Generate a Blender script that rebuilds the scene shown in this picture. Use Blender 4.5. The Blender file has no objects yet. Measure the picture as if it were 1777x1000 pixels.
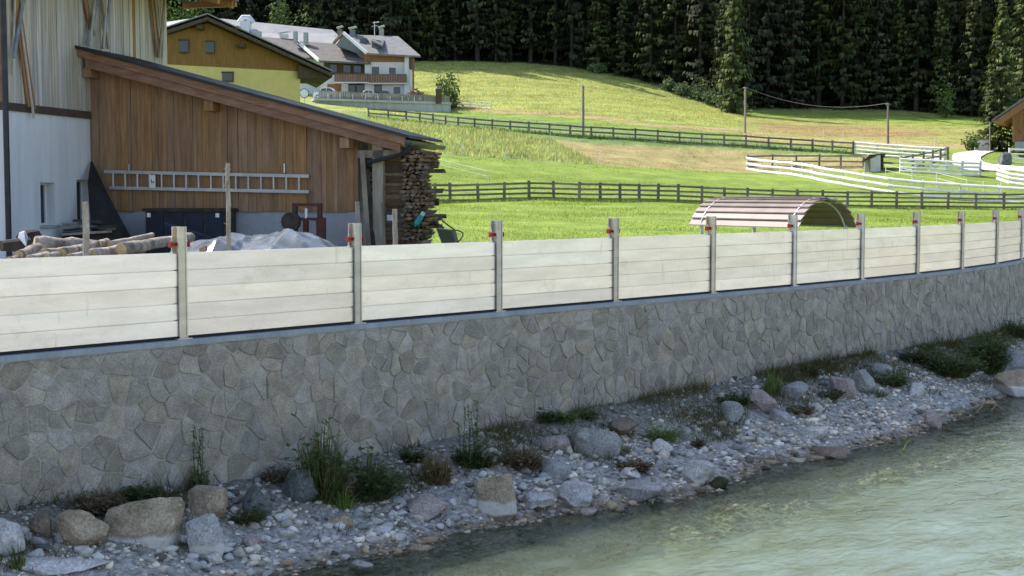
import bpy, bmesh, math, random
import numpy as np
from mathutils import Vector, Matrix, noise as mnoise
random.seed(7); RNG = np.random.default_rng(7)
scene = bpy.context.scene
COL = scene.collection
R = math.radians

# ------------------------------------------------------------------ camera
FPX, PCX, PCY, HORIZON = 2400.0, 888.5, 500.0, 337.0      # photo pixels (1777 x 1000)
PITCH = math.atan((PCY - HORIZON) / FPX)
CAMZ = 1.7
cam_d = bpy.data.cameras.new('camera'); cam = bpy.data.objects.new('camera', cam_d); COL.objects.link(cam)
cam.location = (0, 0, CAMZ); cam.rotation_euler = (math.pi / 2 - PITCH, 0, 0)
cam_d.sensor_width = 36; cam_d.lens = 36 * FPX / 1777; cam_d.clip_start = 0.1; cam_d.clip_end = 4000
scene.camera = cam

# ------------------------------------------------------------------ light
SUN_AZ = math.atan2(-0.77, 0.64)      # clockwise from +Y: far left of the picture
SUN_EL = R(47)
world = bpy.data.worlds.new('World'); scene.world = world; world.use_nodes = True
wn = world.node_tree.nodes; wl = world.node_tree.links
bg = wn['Background']; sky = wn.new('ShaderNodeTexSky'); sky.sky_type = 'NISHITA'; sky.sun_disc = False
sky.sun_elevation = SUN_EL; sky.sun_rotation = SUN_AZ % (2 * math.pi); sky.altitude = 1200; sky.air_density = 1.0; sky.dust_density = 4.0; sky.ozone_density = 0.3
wl.new(sky.outputs[0], bg.inputs[0]); bg.inputs[1].default_value = 0.15
sd = bpy.data.lights.new('sun', 'SUN'); so = bpy.data.objects.new('sun', sd); COL.objects.link(so)
sd.energy = 3.6; sd.angle = R(0.55); sd.color = (1.0, 0.945, 0.86)
sdir = Vector((math.sin(SUN_AZ) * math.cos(SUN_EL), math.cos(SUN_AZ) * math.cos(SUN_EL), math.sin(SUN_EL)))
so.rotation_euler = sdir.to_track_quat('Z', 'Y').to_euler(); so.location = (0, 0, 60)
vs = scene.view_settings; vs.view_transform = 'Standard'; vs.look = 'None'; vs.gamma = 1; vs.exposure = 1.1
vs.use_curve_mapping = False
scene.cycles.max_bounces = 8; scene.cycles.transparent_max_bounces = 16
scene.cycles.caustics_reflective = False; scene.cycles.caustics_refractive = False

# ------------------------------------------------------------------ picking points
_fw = Vector((0, math.cos(PITCH), -math.sin(PITCH))); _up = Vector((0, math.sin(PITCH), math.cos(PITCH)))
def ray(x, y):
    return _fw + Vector(((x - PCX) / FPX, 0, 0)) + _up * (-(y - PCY) / FPX)
def at(x, y, Y):                       # the point seen at (x, y) that lies Y metres away
    r = ray(x, y); t = Y / r.y
    return Vector((r.x * t, Y, CAMZ + r.z * t))
def atz(x, y, z):
    r = ray(x, y); t = (z - CAMZ) / r.z
    return Vector((r.x * t, r.y * t, z))
def to_px(X, Y, Z):                    # numpy arrays -> photo pixels
    dz = Z - CAMZ
    dep = Y * _fw.y + dz * _fw.z; u = Y * _up.y + dz * _up.z
    dep = np.maximum(dep, 0.5)
    return PCX + FPX * X / dep, PCY - FPX * u / dep

# ------------------------------------------------------------------ object helpers
WM = {}
def wm(o): return WM[o.name]
def setp(o, **k):
    for a, b in k.items():
        if b is not None: o[{'cat': 'category'}.get(a, a)] = b
    return o
def thing(name, label, cat, loc=(0, 0, 0), group=None, rotz=0.0):
    o = bpy.data.objects.new(name, None); COL.objects.link(o)
    o.empty_display_size = 0.2; o.location = loc; o.rotation_euler = (0, 0, rotz)
    WM[o.name] = Matrix.Translation(loc) @ Matrix.Rotation(rotz, 4, 'Z')
    return setp(o, label=label, cat=cat, group=group)
def linkmesh(name, me, parent=None, world_m=None):
    o = bpy.data.objects.new(name, me); COL.objects.link(o)
    w = world_m if world_m is not None else (wm(parent) if parent else Matrix())
    if parent:
        o.parent = parent; o.matrix_local = wm(parent).inverted() @ w
    else: o.matrix_world = w
    WM[o.name] = w
    return o
class MB:
    def __init__(s): s.v = []; s.f = []; s.m = []; s.c = None
    def add(s, vs, fs, mi=0):
        b = len(s.v); s.v += [Vector(q) for q in vs]; s.f += [tuple(i + b for i in q) for q in fs]; s.m += [mi] * len(fs); return s
    def box(s, x0, x1, y0, y1, z0, z1, mi=0):
        return s.add([(x0, y0, z0), (x1, y0, z0), (x1, y1, z0), (x0, y1, z0), (x0, y0, z1), (x1, y0, z1), (x1, y1, z1), (x0, y1, z1)],
                     [(0, 3, 2, 1), (4, 5, 6, 7), (0, 1, 5, 4), (1, 2, 6, 5), (2, 3, 7, 6), (3, 0, 4, 7)], mi)
    def slab(s, pts, d, mi=0):         # polygon pushed along the vector d
        n = len(pts); pts = [Vector(p) for p in pts]; d = Vector(d)
        fs = [tuple(range(n))[::-1], tuple(range(n, 2 * n))] + [(i, (i + 1) % n, n + (i + 1) % n, n + i) for i in range(n)]
        return s.add(pts + [p + d for p in pts], fs, mi)
    def beam(s, A, B, w, h, up=(0, 0, 1), mi=0):
        A = Vector(A); B = Vector(B); t = (B - A).normalized(); up = Vector(up)
        sd_ = t.cross(up)
        if sd_.length < 1e-4: sd_ = t.cross(Vector((1, 0, 0)))
        sd_.normalize(); u2 = sd_.cross(t)
        q = [sd_ * (w / 2 * a) + u2 * (h / 2 * b) for a, b in ((-1, -1), (1, -1), (1, 1), (-1, 1))]
        return s.slab([A + k for k in q], B - A, mi)
    def tube(s, path, rad, n=8, mi=0, caps=True, wob=0.0):
        path = [Vector(p) for p in path]; k = len(path)
        rad = rad if isinstance(rad, (list, tuple)) else [rad] * k
        vs_, fs = [], []; tot = (path[-1] - path[0]); ref = Vector((0, 1, 0)) if abs(tot.z) > .8 * tot.length else Vector((0, 0, 1))
        for i, p in enumerate(path):
            t = (path[min(i + 1, k - 1)] - path[max(i - 1, 0)]).normalized()
            a = t.cross(ref)
            if a.length < 1e-3: a = t.cross(Vector((1, 0, 0)))
            a.normalize(); b = t.cross(a)
            for j in range(n):
                q = 2 * math.pi * j / n; r = rad[i] * (1 + wob * (random.random() - .5))
                vs_.append(p + a * (math.cos(q) * r) + b * (math.sin(q) * r))
        for i in range(k - 1):
            for j in range(n):
                fs.append((i * n + j, i * n + (j + 1) % n, (i + 1) * n + (j + 1) % n, (i + 1) * n + j))
        if caps: fs += [tuple(range(n))[::-1], tuple(range((k - 1) * n, k * n))]
        return s.add(vs_, fs, mi)
    def build(s, name, mats, parent=None, smooth=False):
        inv = wm(parent).inverted() if parent else None
        me = bpy.data.meshes.new(name)
        me.from_pydata([tuple(inv @ q) if inv else tuple(q) for q in s.v], [], s.f)
        mats = mats if isinstance(mats, (list, tuple)) else [mats]
        for m in mats: me.materials.append(m)
        if len(mats) > 1: me.polygons.foreach_set('material_index', s.m)
        bm = bmesh.new(); bm.from_mesh(me); bmesh.ops.recalc_face_normals(bm, faces=bm.faces); bm.to_mesh(me); bm.free()
        if smooth: me.polygons.foreach_set('use_smooth', [True] * len(me.polygons))
        me.update()
        return linkmesh(name, me, parent)
def soup(name, verts, faces, mat, cols=None, parent=None, smooth=False):   # numpy mesh of same-size faces, optional vertex colours
    me = bpy.data.meshes.new(name); n, k = faces.shape
    me.vertices.add(len(verts)); me.vertices.foreach_set('co', np.asarray(verts, np.float32).ravel())
    me.loops.add(n * k); me.loops.foreach_set('vertex_index', faces.astype(np.int32).ravel())
    me.polygons.add(n); me.polygons.foreach_set('loop_start', np.arange(0, n * k, k, dtype=np.int32))
    me.polygons.foreach_set('loop_total', np.full(n, k, np.int32))
    if smooth: me.polygons.foreach_set('use_smooth', np.ones(n, bool))
    me.update(calc_edges=True)
    if cols is not None:
        ca = me.color_attributes.new('Col', 'FLOAT_COLOR', 'POINT')
        ca.data.foreach_set('color', np.c_[cols, np.ones(len(cols))].astype(np.float32).ravel())
    me.materials.append(mat)
    return linkmesh(name, me, parent)
_unit = {}
def unit_box(mat):
    if mat.name not in _unit:
        me = bpy.data.meshes.new('bar'); b = MB().box(-.5, .5, -.5, .5, -.5, .5)
        me.from_pydata([tuple(q) for q in b.v], [], b.f); me.materials.append(mat); _unit[mat.name] = me
    return _unit[mat.name]
def unit_pole(mat):
    k = mat.name + '_pole'
    if k not in _unit:
        me = bpy.data.meshes.new('pole'); b = MB().tube([(-.5, 0, 0), (.5, 0, 0)], .5, 10); me.from_pydata([tuple(q) for q in b.v], [], b.f); me.materials.append(mat)
        bm = bmesh.new(); bm.from_mesh(me); bmesh.ops.recalc_face_normals(bm, faces=bm.faces); bm.to_mesh(me); bm.free(); _unit[k] = me
    return _unit[k]
def bar(name, A, B, w, h, mat, parent, up=(0, 0, 1), round_=False):     # a shared box stretched from A to B
    A = Vector(A); B = Vector(B); d = B - A; t = d.normalized(); up = Vector(up)
    s_ = t.cross(up)
    if s_.length < 1e-4: s_ = t.cross(Vector((1, 0, 0)))
    s_.normalize(); u2 = s_.cross(t)
    m = Matrix((t * d.length, s_ * w, u2 * h)).transposed().to_4x4(); m.translation = (A + B) / 2
    return linkmesh(name, unit_pole(mat) if round_ else unit_box(mat), parent, m)

# ------------------------------------------------------------------ materials
def lin(r, g, b):
    f = lambda c: (c / 255 / 12.92) if c / 255 <= .04045 else ((c / 255 + .055) / 1.055) ** 2.4
    return (f(r), f(g), f(b))
def M(name, c1, c2=None, scale=4.0, stretch=(1, 1, 1), rough=.8, bump=.25, bscale=None, bdist=.02, metal=0.0, rnd=.0, spec=.3,
      attr=False, lo=.3, hi=.7, detail=6, coords='Position', trans=0.0, fine=0.0, huer=0.0):
    m = bpy.data.materials.new(name); m.use_nodes = True; nt = m.node_tree; N = nt.nodes; L = nt.links
    b = N['Principled BSDF']; b.inputs['Roughness'].default_value = rough; b.inputs['Metallic'].default_value = metal
    b.inputs['Specular IOR Level'].default_value = spec
    if coords == 'Position': src = N.new('ShaderNodeNewGeometry').outputs['Position']
    else: src = N.new('ShaderNodeTexCoord').outputs[coords]
    mp = N.new('ShaderNodeMapping'); mp.inputs['Scale'].default_value = stretch; L.new(src, mp.inputs[0])
    n1 = N.new('ShaderNodeTexNoise'); n1.inputs['Scale'].default_value = scale; n1.inputs['Detail'].default_value = detail; L.new(mp.outputs[0], n1.inputs[0])
    rp = N.new('ShaderNodeValToRGB'); rp.color_ramp.elements[0].position = lo; rp.color_ramp.elements[1].position = hi
    rp.color_ramp.elements[0].color = (*c1, 1); rp.color_ramp.elements[1].color = (*(c2 or c1), 1)
    L.new(n1.outputs[0], rp.inputs[0]); col = rp.outputs[0]
    if attr:
        a = N.new('ShaderNodeAttribute'); a.attribute_name = 'Col'
        mx = N.new('ShaderNodeMix'); mx.data_type = 'RGBA'; mx.blend_type = 'MULTIPLY'; mx.inputs[0].default_value = 1
        L.new(col, mx.inputs[6]); L.new(a.outputs[0], mx.inputs[7]); col = mx.outputs[2]
    if rnd or huer:
        oi = N.new('ShaderNodeObjectInfo'); mr = N.new('ShaderNodeMapRange'); mr.inputs[3].default_value = 1 - rnd; mr.inputs[4].default_value = 1 + rnd
        L.new(oi.outputs['Random'], mr.inputs[0]); hs = N.new('ShaderNodeHueSaturation'); L.new(mr.outputs[0], hs.inputs['Value']); L.new(col, hs.inputs['Color'])
        if huer:
            mr2 = N.new('ShaderNodeMath'); mr2.operation = 'MULTIPLY'; mr2.inputs[1].default_value = 7.13; L.new(oi.outputs['Random'], mr2.inputs[0])
            fr = N.new('ShaderNodeMath'); fr.operation = 'FRACT'; L.new(mr2.outputs[0], fr.inputs[0])
            m3 = N.new('ShaderNodeMapRange'); m3.inputs[3].default_value = 1 - huer; m3.inputs[4].default_value = 1 + huer
            L.new(fr.outputs[0], m3.inputs[0]); L.new(m3.outputs[0], hs.inputs['Saturation'])
        col = hs.outputs[0]
    if fine:
        n3 = N.new('ShaderNodeTexNoise'); n3.inputs['Scale'].default_value = scale * 9; n3.inputs['Detail'].default_value = 3; L.new(mp.outputs[0], n3.inputs[0])
        m4 = N.new('ShaderNodeMapRange'); m4.inputs[1].default_value = .3; m4.inputs[2].default_value = .7; m4.inputs[3].default_value = 1 - fine; m4.inputs[4].default_value = 1 + fine
        L.new(n3.outputs[0], m4.inputs[0]); h4 = N.new('ShaderNodeHueSaturation'); L.new(m4.outputs[0], h4.inputs['Value']); L.new(col, h4.inputs['Color']); col = h4.outputs[0]
    L.new(col, b.inputs['Base Color'])
    if bump:
        n2 = N.new('ShaderNodeTexNoise'); n2.inputs['Scale'].default_value = bscale or scale * 4; n2.inputs['Detail'].default_value = 5; L.new(mp.outputs[0], n2.inputs[0])
        bp = N.new('ShaderNodeBump'); bp.inputs['Strength'].default_value = bump; bp.inputs['Distance'].default_value = bdist
        L.new(n2.outputs[0], bp.inputs['Height']); L.new(bp.outputs[0], b.inputs['Normal'])
    if trans:
        tr = N.new('ShaderNodeBsdfTranslucent'); L.new(col, tr.inputs[0]); ms = N.new('ShaderNodeMixShader'); ms.inputs[0].default_value = trans
        L.new(b.outputs[0], ms.inputs[1]); L.new(tr.outputs[0], ms.inputs[2]); L.new(ms.outputs[0], N['Material Output'].inputs[0])
    return m
MT = {}
MT['stone'] = M('wall_stone', (.255, .224, .180), (.40, .355, .29), scale=6, rough=.92, bump=.8, bscale=30, bdist=.02, rnd=.19, huer=.26, fine=.24)
MT['mortar'] = M('mortar', (.31, .28, .236), (.43, .39, .33), scale=5, rough=.95, bump=.6, bscale=30, bdist=.015, fine=.12)
MT['concrete'] = M('concrete', (.27, .285, .31), (.37, .385, .41), scale=2.5, stretch=(1, 1, .35), rough=.9, bump=.25, bscale=30, bdist=.006, fine=.08)
MT['plinth'] = M('plinth_concrete', (.30, .31, .32), (.40, .40, .41), scale=1.6, rough=.9, bump=.25, bscale=25, fine=.06)
MT['rubber'] = M('rubber', (.012, .013, .016), rough=.6, bump=0)
MT['red'] = M('red_paint', (.42, .03, .02), (.32, .025, .02), rough=.45, bump=.1, scale=30)
MT['steel'] = M('steel', (.5, .5, .5), (.6, .6, .6), rough=.35, metal=.8, bump=.05)
MT['wood_brown'] = M('brown_boards', (.215, .12, .06), (.345, .205, .11), scale=3.2, stretch=(6, 6, .45), rough=.8, bump=.3, bscale=14, bdist=.008, rnd=.17, huer=.12, fine=.14)
MT['wood_verge'] = M('verge_boards', (.19, .098, .056), (.30, .172, .108), scale=2, stretch=(.6, 6, 6), rough=.7, bump=.3, bscale=12, rnd=.12, fine=.1)
MT['wood_pale'] = M('weathered_boards', (.31, .288, .25), (.60, .545, .455), scale=2.4, stretch=(7, 7, .25), rough=.85, bump=.35, bscale=10, rnd=.17, huer=.35, fine=.1)
MT['wood_grey'] = M('grey_timber', (.20, .17, .135), (.36, .315, .25), scale=3, stretch=(4, 4, .6), rough=.85, bump=.3, bscale=15, rnd=.2, fine=.1)
MT['wood_orange'] = M('orange_timber', (.27, .135, .05), (.38, .21, .09), scale=3, stretch=(5, 5, .5), rough=.7, bump=.2, rnd=.15)
MT['rail'] = M('fence_wood', (.12, .098, .074), (.24, .20, .155), scale=2, rough=.85, bump=.3, bscale=14, rnd=.22)  # weathered fence wood, colour darkened for rails seen from their shaded side
MT['rail_pale'] = M('sunlit_silvered_wood', (.60, .58, .54), (.74, .72, .68), scale=2, rough=.85, bump=.2, bscale=14, rnd=.12)  # same weathered wood, with the sun's brightness put into the colour
MT['dark_roof'] = M('dark_sheet_roof', (.018, .02, .022), (.04, .042, .045), scale=3, rough=.5, bump=.15)
MT['plaster'] = M('white_plaster', (.60, .61, .61), (.74, .74, .73), scale=1.2, stretch=(3, 3, .35), rough=.9, bump=.15, bscale=40, bdist=.004, fine=.03)
MT['glass'] = M('window_glass', (.02, .025, .03), rough=.06, bump=0, spec=.6)
MT['pvc'] = M('white_frame', (.70, .70, .68), rough=.5, bump=0)
MT['black'] = M('black_sheet', (.012, .012, .012), (.025, .024, .022), rough=.75, bump=.4, bscale=9)
MT['alu_ladder'] = M('ladder_alu', (.34, .34, .33), (.46, .46, .45), rough=.4, metal=.4, bump=.05)

# ------------------------------------------------------------------ the river wall's line
CXW = np.array([-1.084e-4, 1.01334e-3, .70372, -3.898]); CYW = np.array([2.2433e-4, -5.9546e-3, .7611, 16.191])
S0, S1 = 0.0, 27.0
def wall_pt(s):
    s = np.asarray(s, float); sc = np.clip(s, S0, S1)
    p = np.stack([np.polyval(CXW, sc), np.polyval(CYW, sc)], -1)
    t = np.stack([np.polyval(np.polyder(CXW), sc), np.polyval(np.polyder(CYW), sc)], -1); t /= np.linalg.norm(t, axis=-1, keepdims=True)
    return p + t * (s - sc)[..., None], t, np.stack([t[..., 1], -t[..., 0]], -1)       # point, along, towards the river
def W(s, d, z=0.0):
    p, t, n = wall_pt(s); q = p + n * d
    return Vector((float(q[0]), float(q[1]), z))
_S = np.linspace(-160, 130, 2901); _WP = wall_pt(_S)[0]
def wall_y(X): return np.interp(X, _WP[:, 0], _WP[:, 1])

# ------------------------------------------------------------------ terrain behind the wall
ctl = [(-14, 22, .3), (-8, 22, .3), (-5, 20, .2), (-3, 26, .25), (-12, 33, .3), (-6, 33, .3), (-2, 32, .2), (-20, 28, .4), (-25, 15, .3), (1, 25, -.1), (5, 30, -.3), (10, 36, -.35), (15, 42, -.35),
       (3, 45, -.3), (12, 50, -.25), (20, 52, -.2), (-4, 45, .1), (-12, 48, .8), (5, 62, .2), (22, 68, .3), (-8, 65, 1.0),
       (-130, 60, 6), (-130, 180, 26), (-130, 300, 60), (160, 90, -.5), (160, 160, 6), (160, 300, 34), (60, 95, .6), (-60, 20, .5), (-60, 60, 4), (-40, 90, 6),
       (0, 330, 52), (0, 420, 85), (-80, 330, 58), (80, 330, 46), (80, 420, 78), (-90, 420, 90), (40, 280, 31), (90, 262, 22), (-130, 420, 95), (160, 420, 75), (-40, 250, 24), (-45, 290, 36)]
for (px, py, Y) in [(760, 353, 88), (900, 350, 86), (1010, 350, 88), (1160, 351, 95), (1300, 356, 99), (1530, 361, 102), (1750, 363, 103),
                    (1296, 294, 139), (1400, 308, 126), (1542, 336, 112), (1700, 347, 108), (900, 300, 112), (1100, 300, 118), (780, 275, 118), (1030, 285, 124), (1200, 296, 130), (1000, 262, 138),
                    (660, 207, 166), (800, 222, 158), (1012, 238, 150), (1150, 247, 149), (1293, 255, 148), (1480, 268, 142), (1600, 272, 140), (1700, 285, 130), (1770, 296, 126), (1560, 300, 124), (1650, 310, 120),
                    (1760, 320, 116), (1010, 205, 178), (880, 190, 187), (1150, 215, 178), (1280, 235, 168), (1540, 255, 156), (1680, 258, 152), (700, 195, 188), (790, 198, 187), (840, 188, 190),
                    (760, 150, 215), (900, 150, 218), (1050, 170, 208), (1200, 205, 192), (730, 112, 246), (900, 112, 250), (1000, 120, 247), (1100, 140, 240), (1180, 158, 234), (1250, 190, 224),
                    (1400, 192, 226), (1560, 195, 224), (1700, 208, 212), (1400, 225, 190), (1600, 232, 178), (600, 172, 200), (560, 168, 202), (420, 190, 150), (1760, 262, 150), (1740, 258, 155)]:
    p = at(px, py, Y); ctl.append(tuple(p))
ctl = np.array(ctl, float)
def _phi(r): return np.sqrt(r * r + 36.0)
_n = len(ctl); _D = np.hypot(ctl[:, None, 0] - ctl[None, :, 0], ctl[:, None, 1] - ctl[None, :, 1])
_A = np.zeros((_n + 3, _n + 3)); _A[:_n, :_n] = _phi(_D) + np.eye(_n) * -.6; _A[:_n, _n:] = np.c_[np.ones(_n), ctl[:, :2]]; _A[_n:, :_n] = _A[:_n, _n:].T
_wt = np.linalg.solve(_A, np.r_[ctl[:, 2], 0, 0, 0])
def tz(X, Y):
    X = np.asarray(X, float); Y = np.asarray(Y, float); sh = X.shape; x = X.ravel(); y = Y.ravel(); out = np.empty(len(x))
    for i in range(0, len(x), 20000):
        a = x[i:i + 20000]; b = y[i:i + 20000]
        out[i:i + 20000] = _phi(np.hypot(a[:, None] - ctl[:, 0], b[:, None] - ctl[:, 1])) @ _wt[:_n] + _wt[_n] + _wt[_n + 1] * a + _wt[_n + 2] * b
    return out.reshape(sh)
_YS = np.geomspace(24, 420, 900)
def ground(px, py, y0=24):               # the point of the land seen at a pixel
    r = ray(px, py); ys = _YS[_YS >= y0]; X = ys * r.x / r.y; Z = CAMZ + ys * r.z / r.y
    df = Z - tz(X, ys); k = np.argmax(df < 0)
    if k == 0: return at(px, py, ys[-1] if not (df < 0).any() else y0)
    f = df[k - 1] / (df[k - 1] - df[k]); Y = ys[k - 1] + f * (ys[k] - ys[k - 1])
    return Vector((Y * r.x / r.y, Y, float(tz(Y * r.x / r.y, Y))))
def gz(X, Y): return float(tz(np.array([X]), np.array([Y]))[0])

def inpoly(x, y, poly):
    c = np.zeros(x.shape, bool); n = len(poly)
    for i in range(n):
        (x0, y0), (x1, y1) = poly[i], poly[(i + 1) % n]
        if y0 == y1: continue
        h = ((y0 > y) != (y1 > y)) & (x < (x1 - x0) * (y - y0) / (y1 - y0) + x0); c ^= h
    return c
# the fields: outlines as worked out on the plan (given here by where they are seen from the bridge)
G_MOWN, G_TALL, G_HAY, G_HILL, G_STRIP, G_MEAD = (.205, .285, .058), (.225, .275, .10), (.32, .275, .125), (.30, .345, .11), (.175, .255, .09), (.285, .295, .095)
FIELDS = [([(560, 195), (900, 205), (1480, 262), (1480, 300), (0, 300), (0, 150)], G_STRIP),
          ([(700, 240), (960, 240), (1010, 248), (1300, 262), (1500, 275), (1500, 296), (1290, 300), (1040, 288), (900, 300), (700, 300)], G_HAY),
          ([(640, 205), (880, 230), (960, 243), (1040, 287), (760, 268), (640, 262)], G_TALL),
          ([(640, 262), (760, 268), (1040, 287), (1290, 300), (1300, 346), (760, 352), (560, 352)], G_MOWN),
          ([(500, 60), (760, 60), (1100, 100), (1180, 150), (1290, 195), (1280, 222), (1150, 213), (850, 190), (700, 200), (500, 190)], G_HILL),
          ([(780, 181), (860, 190), (1010, 198), (1140, 216), (1284, 224), (1284, 232), (1150, 223), (1010, 205), (850, 196), (780, 188)], (.34, .28, .14)),
          ([(1284, 180), (1720, 190), (1720, 262), (1560, 262), (1290, 246)], G_MEAD),
          ([(1300, 192), (1720, 203), (1720, 222), (1500, 212), (1400, 206), (1300, 204)], (.21, .29, .06)),
          ([(1320, 214), (1600, 226), (1640, 236), (1560, 241), (1380, 234), (1320, 226)], (.30, .235, .105)),
          ([(1290, 226), (1400, 240), (1600, 246), (1690, 250), (1690, 259), (1540, 256), (1290, 243)], (.36, .31, .15))]
def field_col(X, Y, Z):
    jit = 5 * np.sin(X * 1.7 + 3 * np.sin(Y * .9)) * np.minimum(1, 25 / np.maximum(Y, 1)); px, py = to_px(X, Y, Z)
    px = px + jit * 2; py = py + jit * .4
    c = np.tile(np.array(G_MOWN), (len(X), 1))
    dark = (Y > 250)
    for poly, col in FIELDS: c[inpoly(px, py, poly)] = col
    c *= (1 + .07 * np.sin((Y * .9 - X * .22) * 1.15 + .6 * np.sin(X * .11)) + .05 * np.sin((Y * .9 - X * .22) * .37))[:, None]
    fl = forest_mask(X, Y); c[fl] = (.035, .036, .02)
    yard = (X < -2.2) & (Y < 36) & (X > -30); c[yard] = (.25, .225, .19)
    return c
EDGE = [(-130, 262), (-60, 258)] + [tuple(ground(px, py, 100)[:2]) for px, py in [(730, 108), (900, 110), (1000, 119), (1100, 138), (1180, 157), (1245, 186), (1300, 190), (1400, 189), (1560, 192), (1700, 204)]] + [(100, 205), (170, 200)]
EDGE = np.array(sorted(EDGE))
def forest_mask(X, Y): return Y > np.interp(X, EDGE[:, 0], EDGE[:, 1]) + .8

us = np.unique(np.r_[np.linspace(-200, -60, 29), np.linspace(-60, 95, 235), np.linspace(95, 260, 34)])
vv = np.unique(np.r_[np.array([.12, .3, .6, 1, 1.6, 2.4]), np.linspace(3, 60, 96), np.linspace(60, 250, 250), np.linspace(250, 520, 40)])
UX, VV = np.meshgrid(us, vv, indexing='ij'); GX = UX; GY = wall_y(UX) + VV; GZ = tz(GX, GY)
GZ += .05 * np.sin(GX * .7 + np.sin(GY * .5)) * np.sin(GY * .43) * np.clip((GY - 40) / 40, 0, 1)
nu, nv = GX.shape; idx = np.arange(nu * nv).reshape(nu, nv)
gf = np.stack([idx[:-1, :-1], idx[1:, :-1], idx[1:, 1:], idx[:-1, 1:]], -1).reshape(-1, 4)
gverts = np.c_[GX.ravel(), GY.ravel(), GZ.ravel()]
MT['meadow'] = M('meadow', (.62, .66, .6), (1.25, 1.18, 1.15), scale=.55, rough=.95, bump=.9, bscale=9, bdist=.12, attr=True, detail=9, fine=.22, spec=.1, lo=.25, hi=.75)
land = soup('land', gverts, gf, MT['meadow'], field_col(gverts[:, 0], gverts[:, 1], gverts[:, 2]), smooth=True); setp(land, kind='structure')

# grass standing on the fields: one mass
MT['blade'] = M('grass_blades', (.75, .75, .7), (1.3, 1.2, 1.1), scale=.35, rough=.7, bump=0, attr=True, trans=.5, spec=.2)
def grass(name, n, xr, yr, test, h, w, mul, seed, lean=.5):
    g = np.random.default_rng(seed); X = g.uniform(*xr, n); Y = yr[0] + (yr[1] - yr[0]) * g.random(n)
    Z = tz(X, Y); px, py = to_px(X, Y, Z)
    k = test(X, Y, px, py) & (px > -60) & (px < 1840) & (Y > wall_y(X) + .8) & ~((X < -2.0) & (Y < 36)); X, Y, Z = X[k], Y[k], Z[k]; n = len(X)
    c = field_col(X, Y, Z) * g.uniform(.65, 1.35, (n, 1)) * np.array(mul) * (1 + .16 * g.standard_normal((n, 3)) * np.array([1, .5, .6]))
    a = g.uniform(0, 2 * np.pi, n); hh = h * g.uniform(.5, 1.35, n); ww = w * g.uniform(.6, 1.3, n); b = g.uniform(0, 2 * np.pi, n); le = lean * hh * g.random(n)
    P = np.c_[X, Y, Z - .02]; sd_ = np.c_[np.cos(a), np.sin(a), np.zeros(n)] * ww[:, None]; tip = np.c_[np.cos(b) * le, np.sin(b) * le, hh]
    v = np.stack([P - sd_, P + sd_, P + tip], 1).reshape(-1, 3)
    o = soup(name, v, np.arange(3 * n).reshape(-1, 3), MT['blade'], np.repeat(np.clip(c, .01, 1), 3, 0))
    return setp(o, kind='stuff')
grass('meadow_grass', 150000, (-6, 42), (28, 112), lambda X, Y, px, py: (py > 268) & (py < 425), .085, .02, (1.3, 1.2, 1.1), 1)
inp = lambda poly: (lambda X, Y, px, py: inpoly(px, py, poly))
grass('tall_grass', 42000, (-22, 14), (100, 170), inp(FIELDS[2][0]), .42, .05, (1.6, 1.5, 1.5), 2, .9)
grass('hillside_grass', 95000, (-22, 45), (172, 258), lambda X, Y, px, py: inpoly(px, py, FIELDS[4][0]) & ~forest_mask(X, Y), .2, .05, (1.5, 1.4, 1.45), 3, 1.1)
grass('stubble_grass', 50000, (-10, 75), (115, 225), lambda X, Y, px, py: (py > 190) & (py < 300) & ~inpoly(px, py, FIELDS[4][0]) & ~inpoly(px, py, FIELDS[2][0]) & ~forest_mask(X, Y), .1, .05, (1.35, 1.25, 1.3), 4)

along = lambda pts, up, dn: (lambda X, Y, px, py: (py > np.interp(px, *zip(*pts)) - up) & (py < np.interp(px, *zip(*pts)) + dn) & (px > pts[0][0]))
grass('fence_line_grass', 60000, (-8, 42), (78, 108), along([(745, 352), (830, 351), (935, 347), (1010, 350), (1160, 351), (1300, 356), (1530, 361), (1790, 363)], 1.2, 1.6), .24, .03, (.75, .85, .75), 5)
grass('upper_fence_grass', 60000, (-18, 42), (138, 170), along([(640, 206), (800, 223), (1012, 239), (1293, 255), (1480, 268)], 1.5, 1.5), .42, .06, (.75, .9, .7), 6)
# ------------------------------------------------------------------ river: bed, gravel bank, water, opposite bank
WL = -2.40
def base_z(s): return np.interp(s, [-8, -2.2, 0, 2, 5.6, 11.4, 15.7, 20, 26, 40], [-1.55, -1.56, -1.70, -1.70, -1.6, -1.45, -1.4, -1.55, -1.62, -1.7])
def shore_d(s): return np.interp(s, [-8, -2, 0.1, 3, 4.6, 5.7, 6.8, 8.6, 10, 13.5, 16.3, 19, 30, 45], [3.2, 2.5, 2.06, 2.2, 2.5, 2.8, 2.75, 2.35, 2.7, 2.6, 2.15, 2.0, 2.2, 2.2])
def bank_z(s, d):
    b = base_z(s); sh = shore_d(s)
    z1 = b + (WL - b) * np.clip(d / sh, 0, None) ** 1.12
    z2 = WL - .30 * (d - sh)
    z = np.where(d < sh, z1, np.maximum(z2, WL - .62 - .02 * d))
    op = np.interp(d, [15.5, 16.5, 18.5, 20, 60, 400], [-5, WL - .5, -.9, -.25, .2, 1.5]); return np.maximum(z, op)
def bn(X, Y, k, sd_=0):
    return np.array([mnoise.noise(Vector((a * k + sd_, b * k, sd_))) for a, b in zip(X, Y)])
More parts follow.
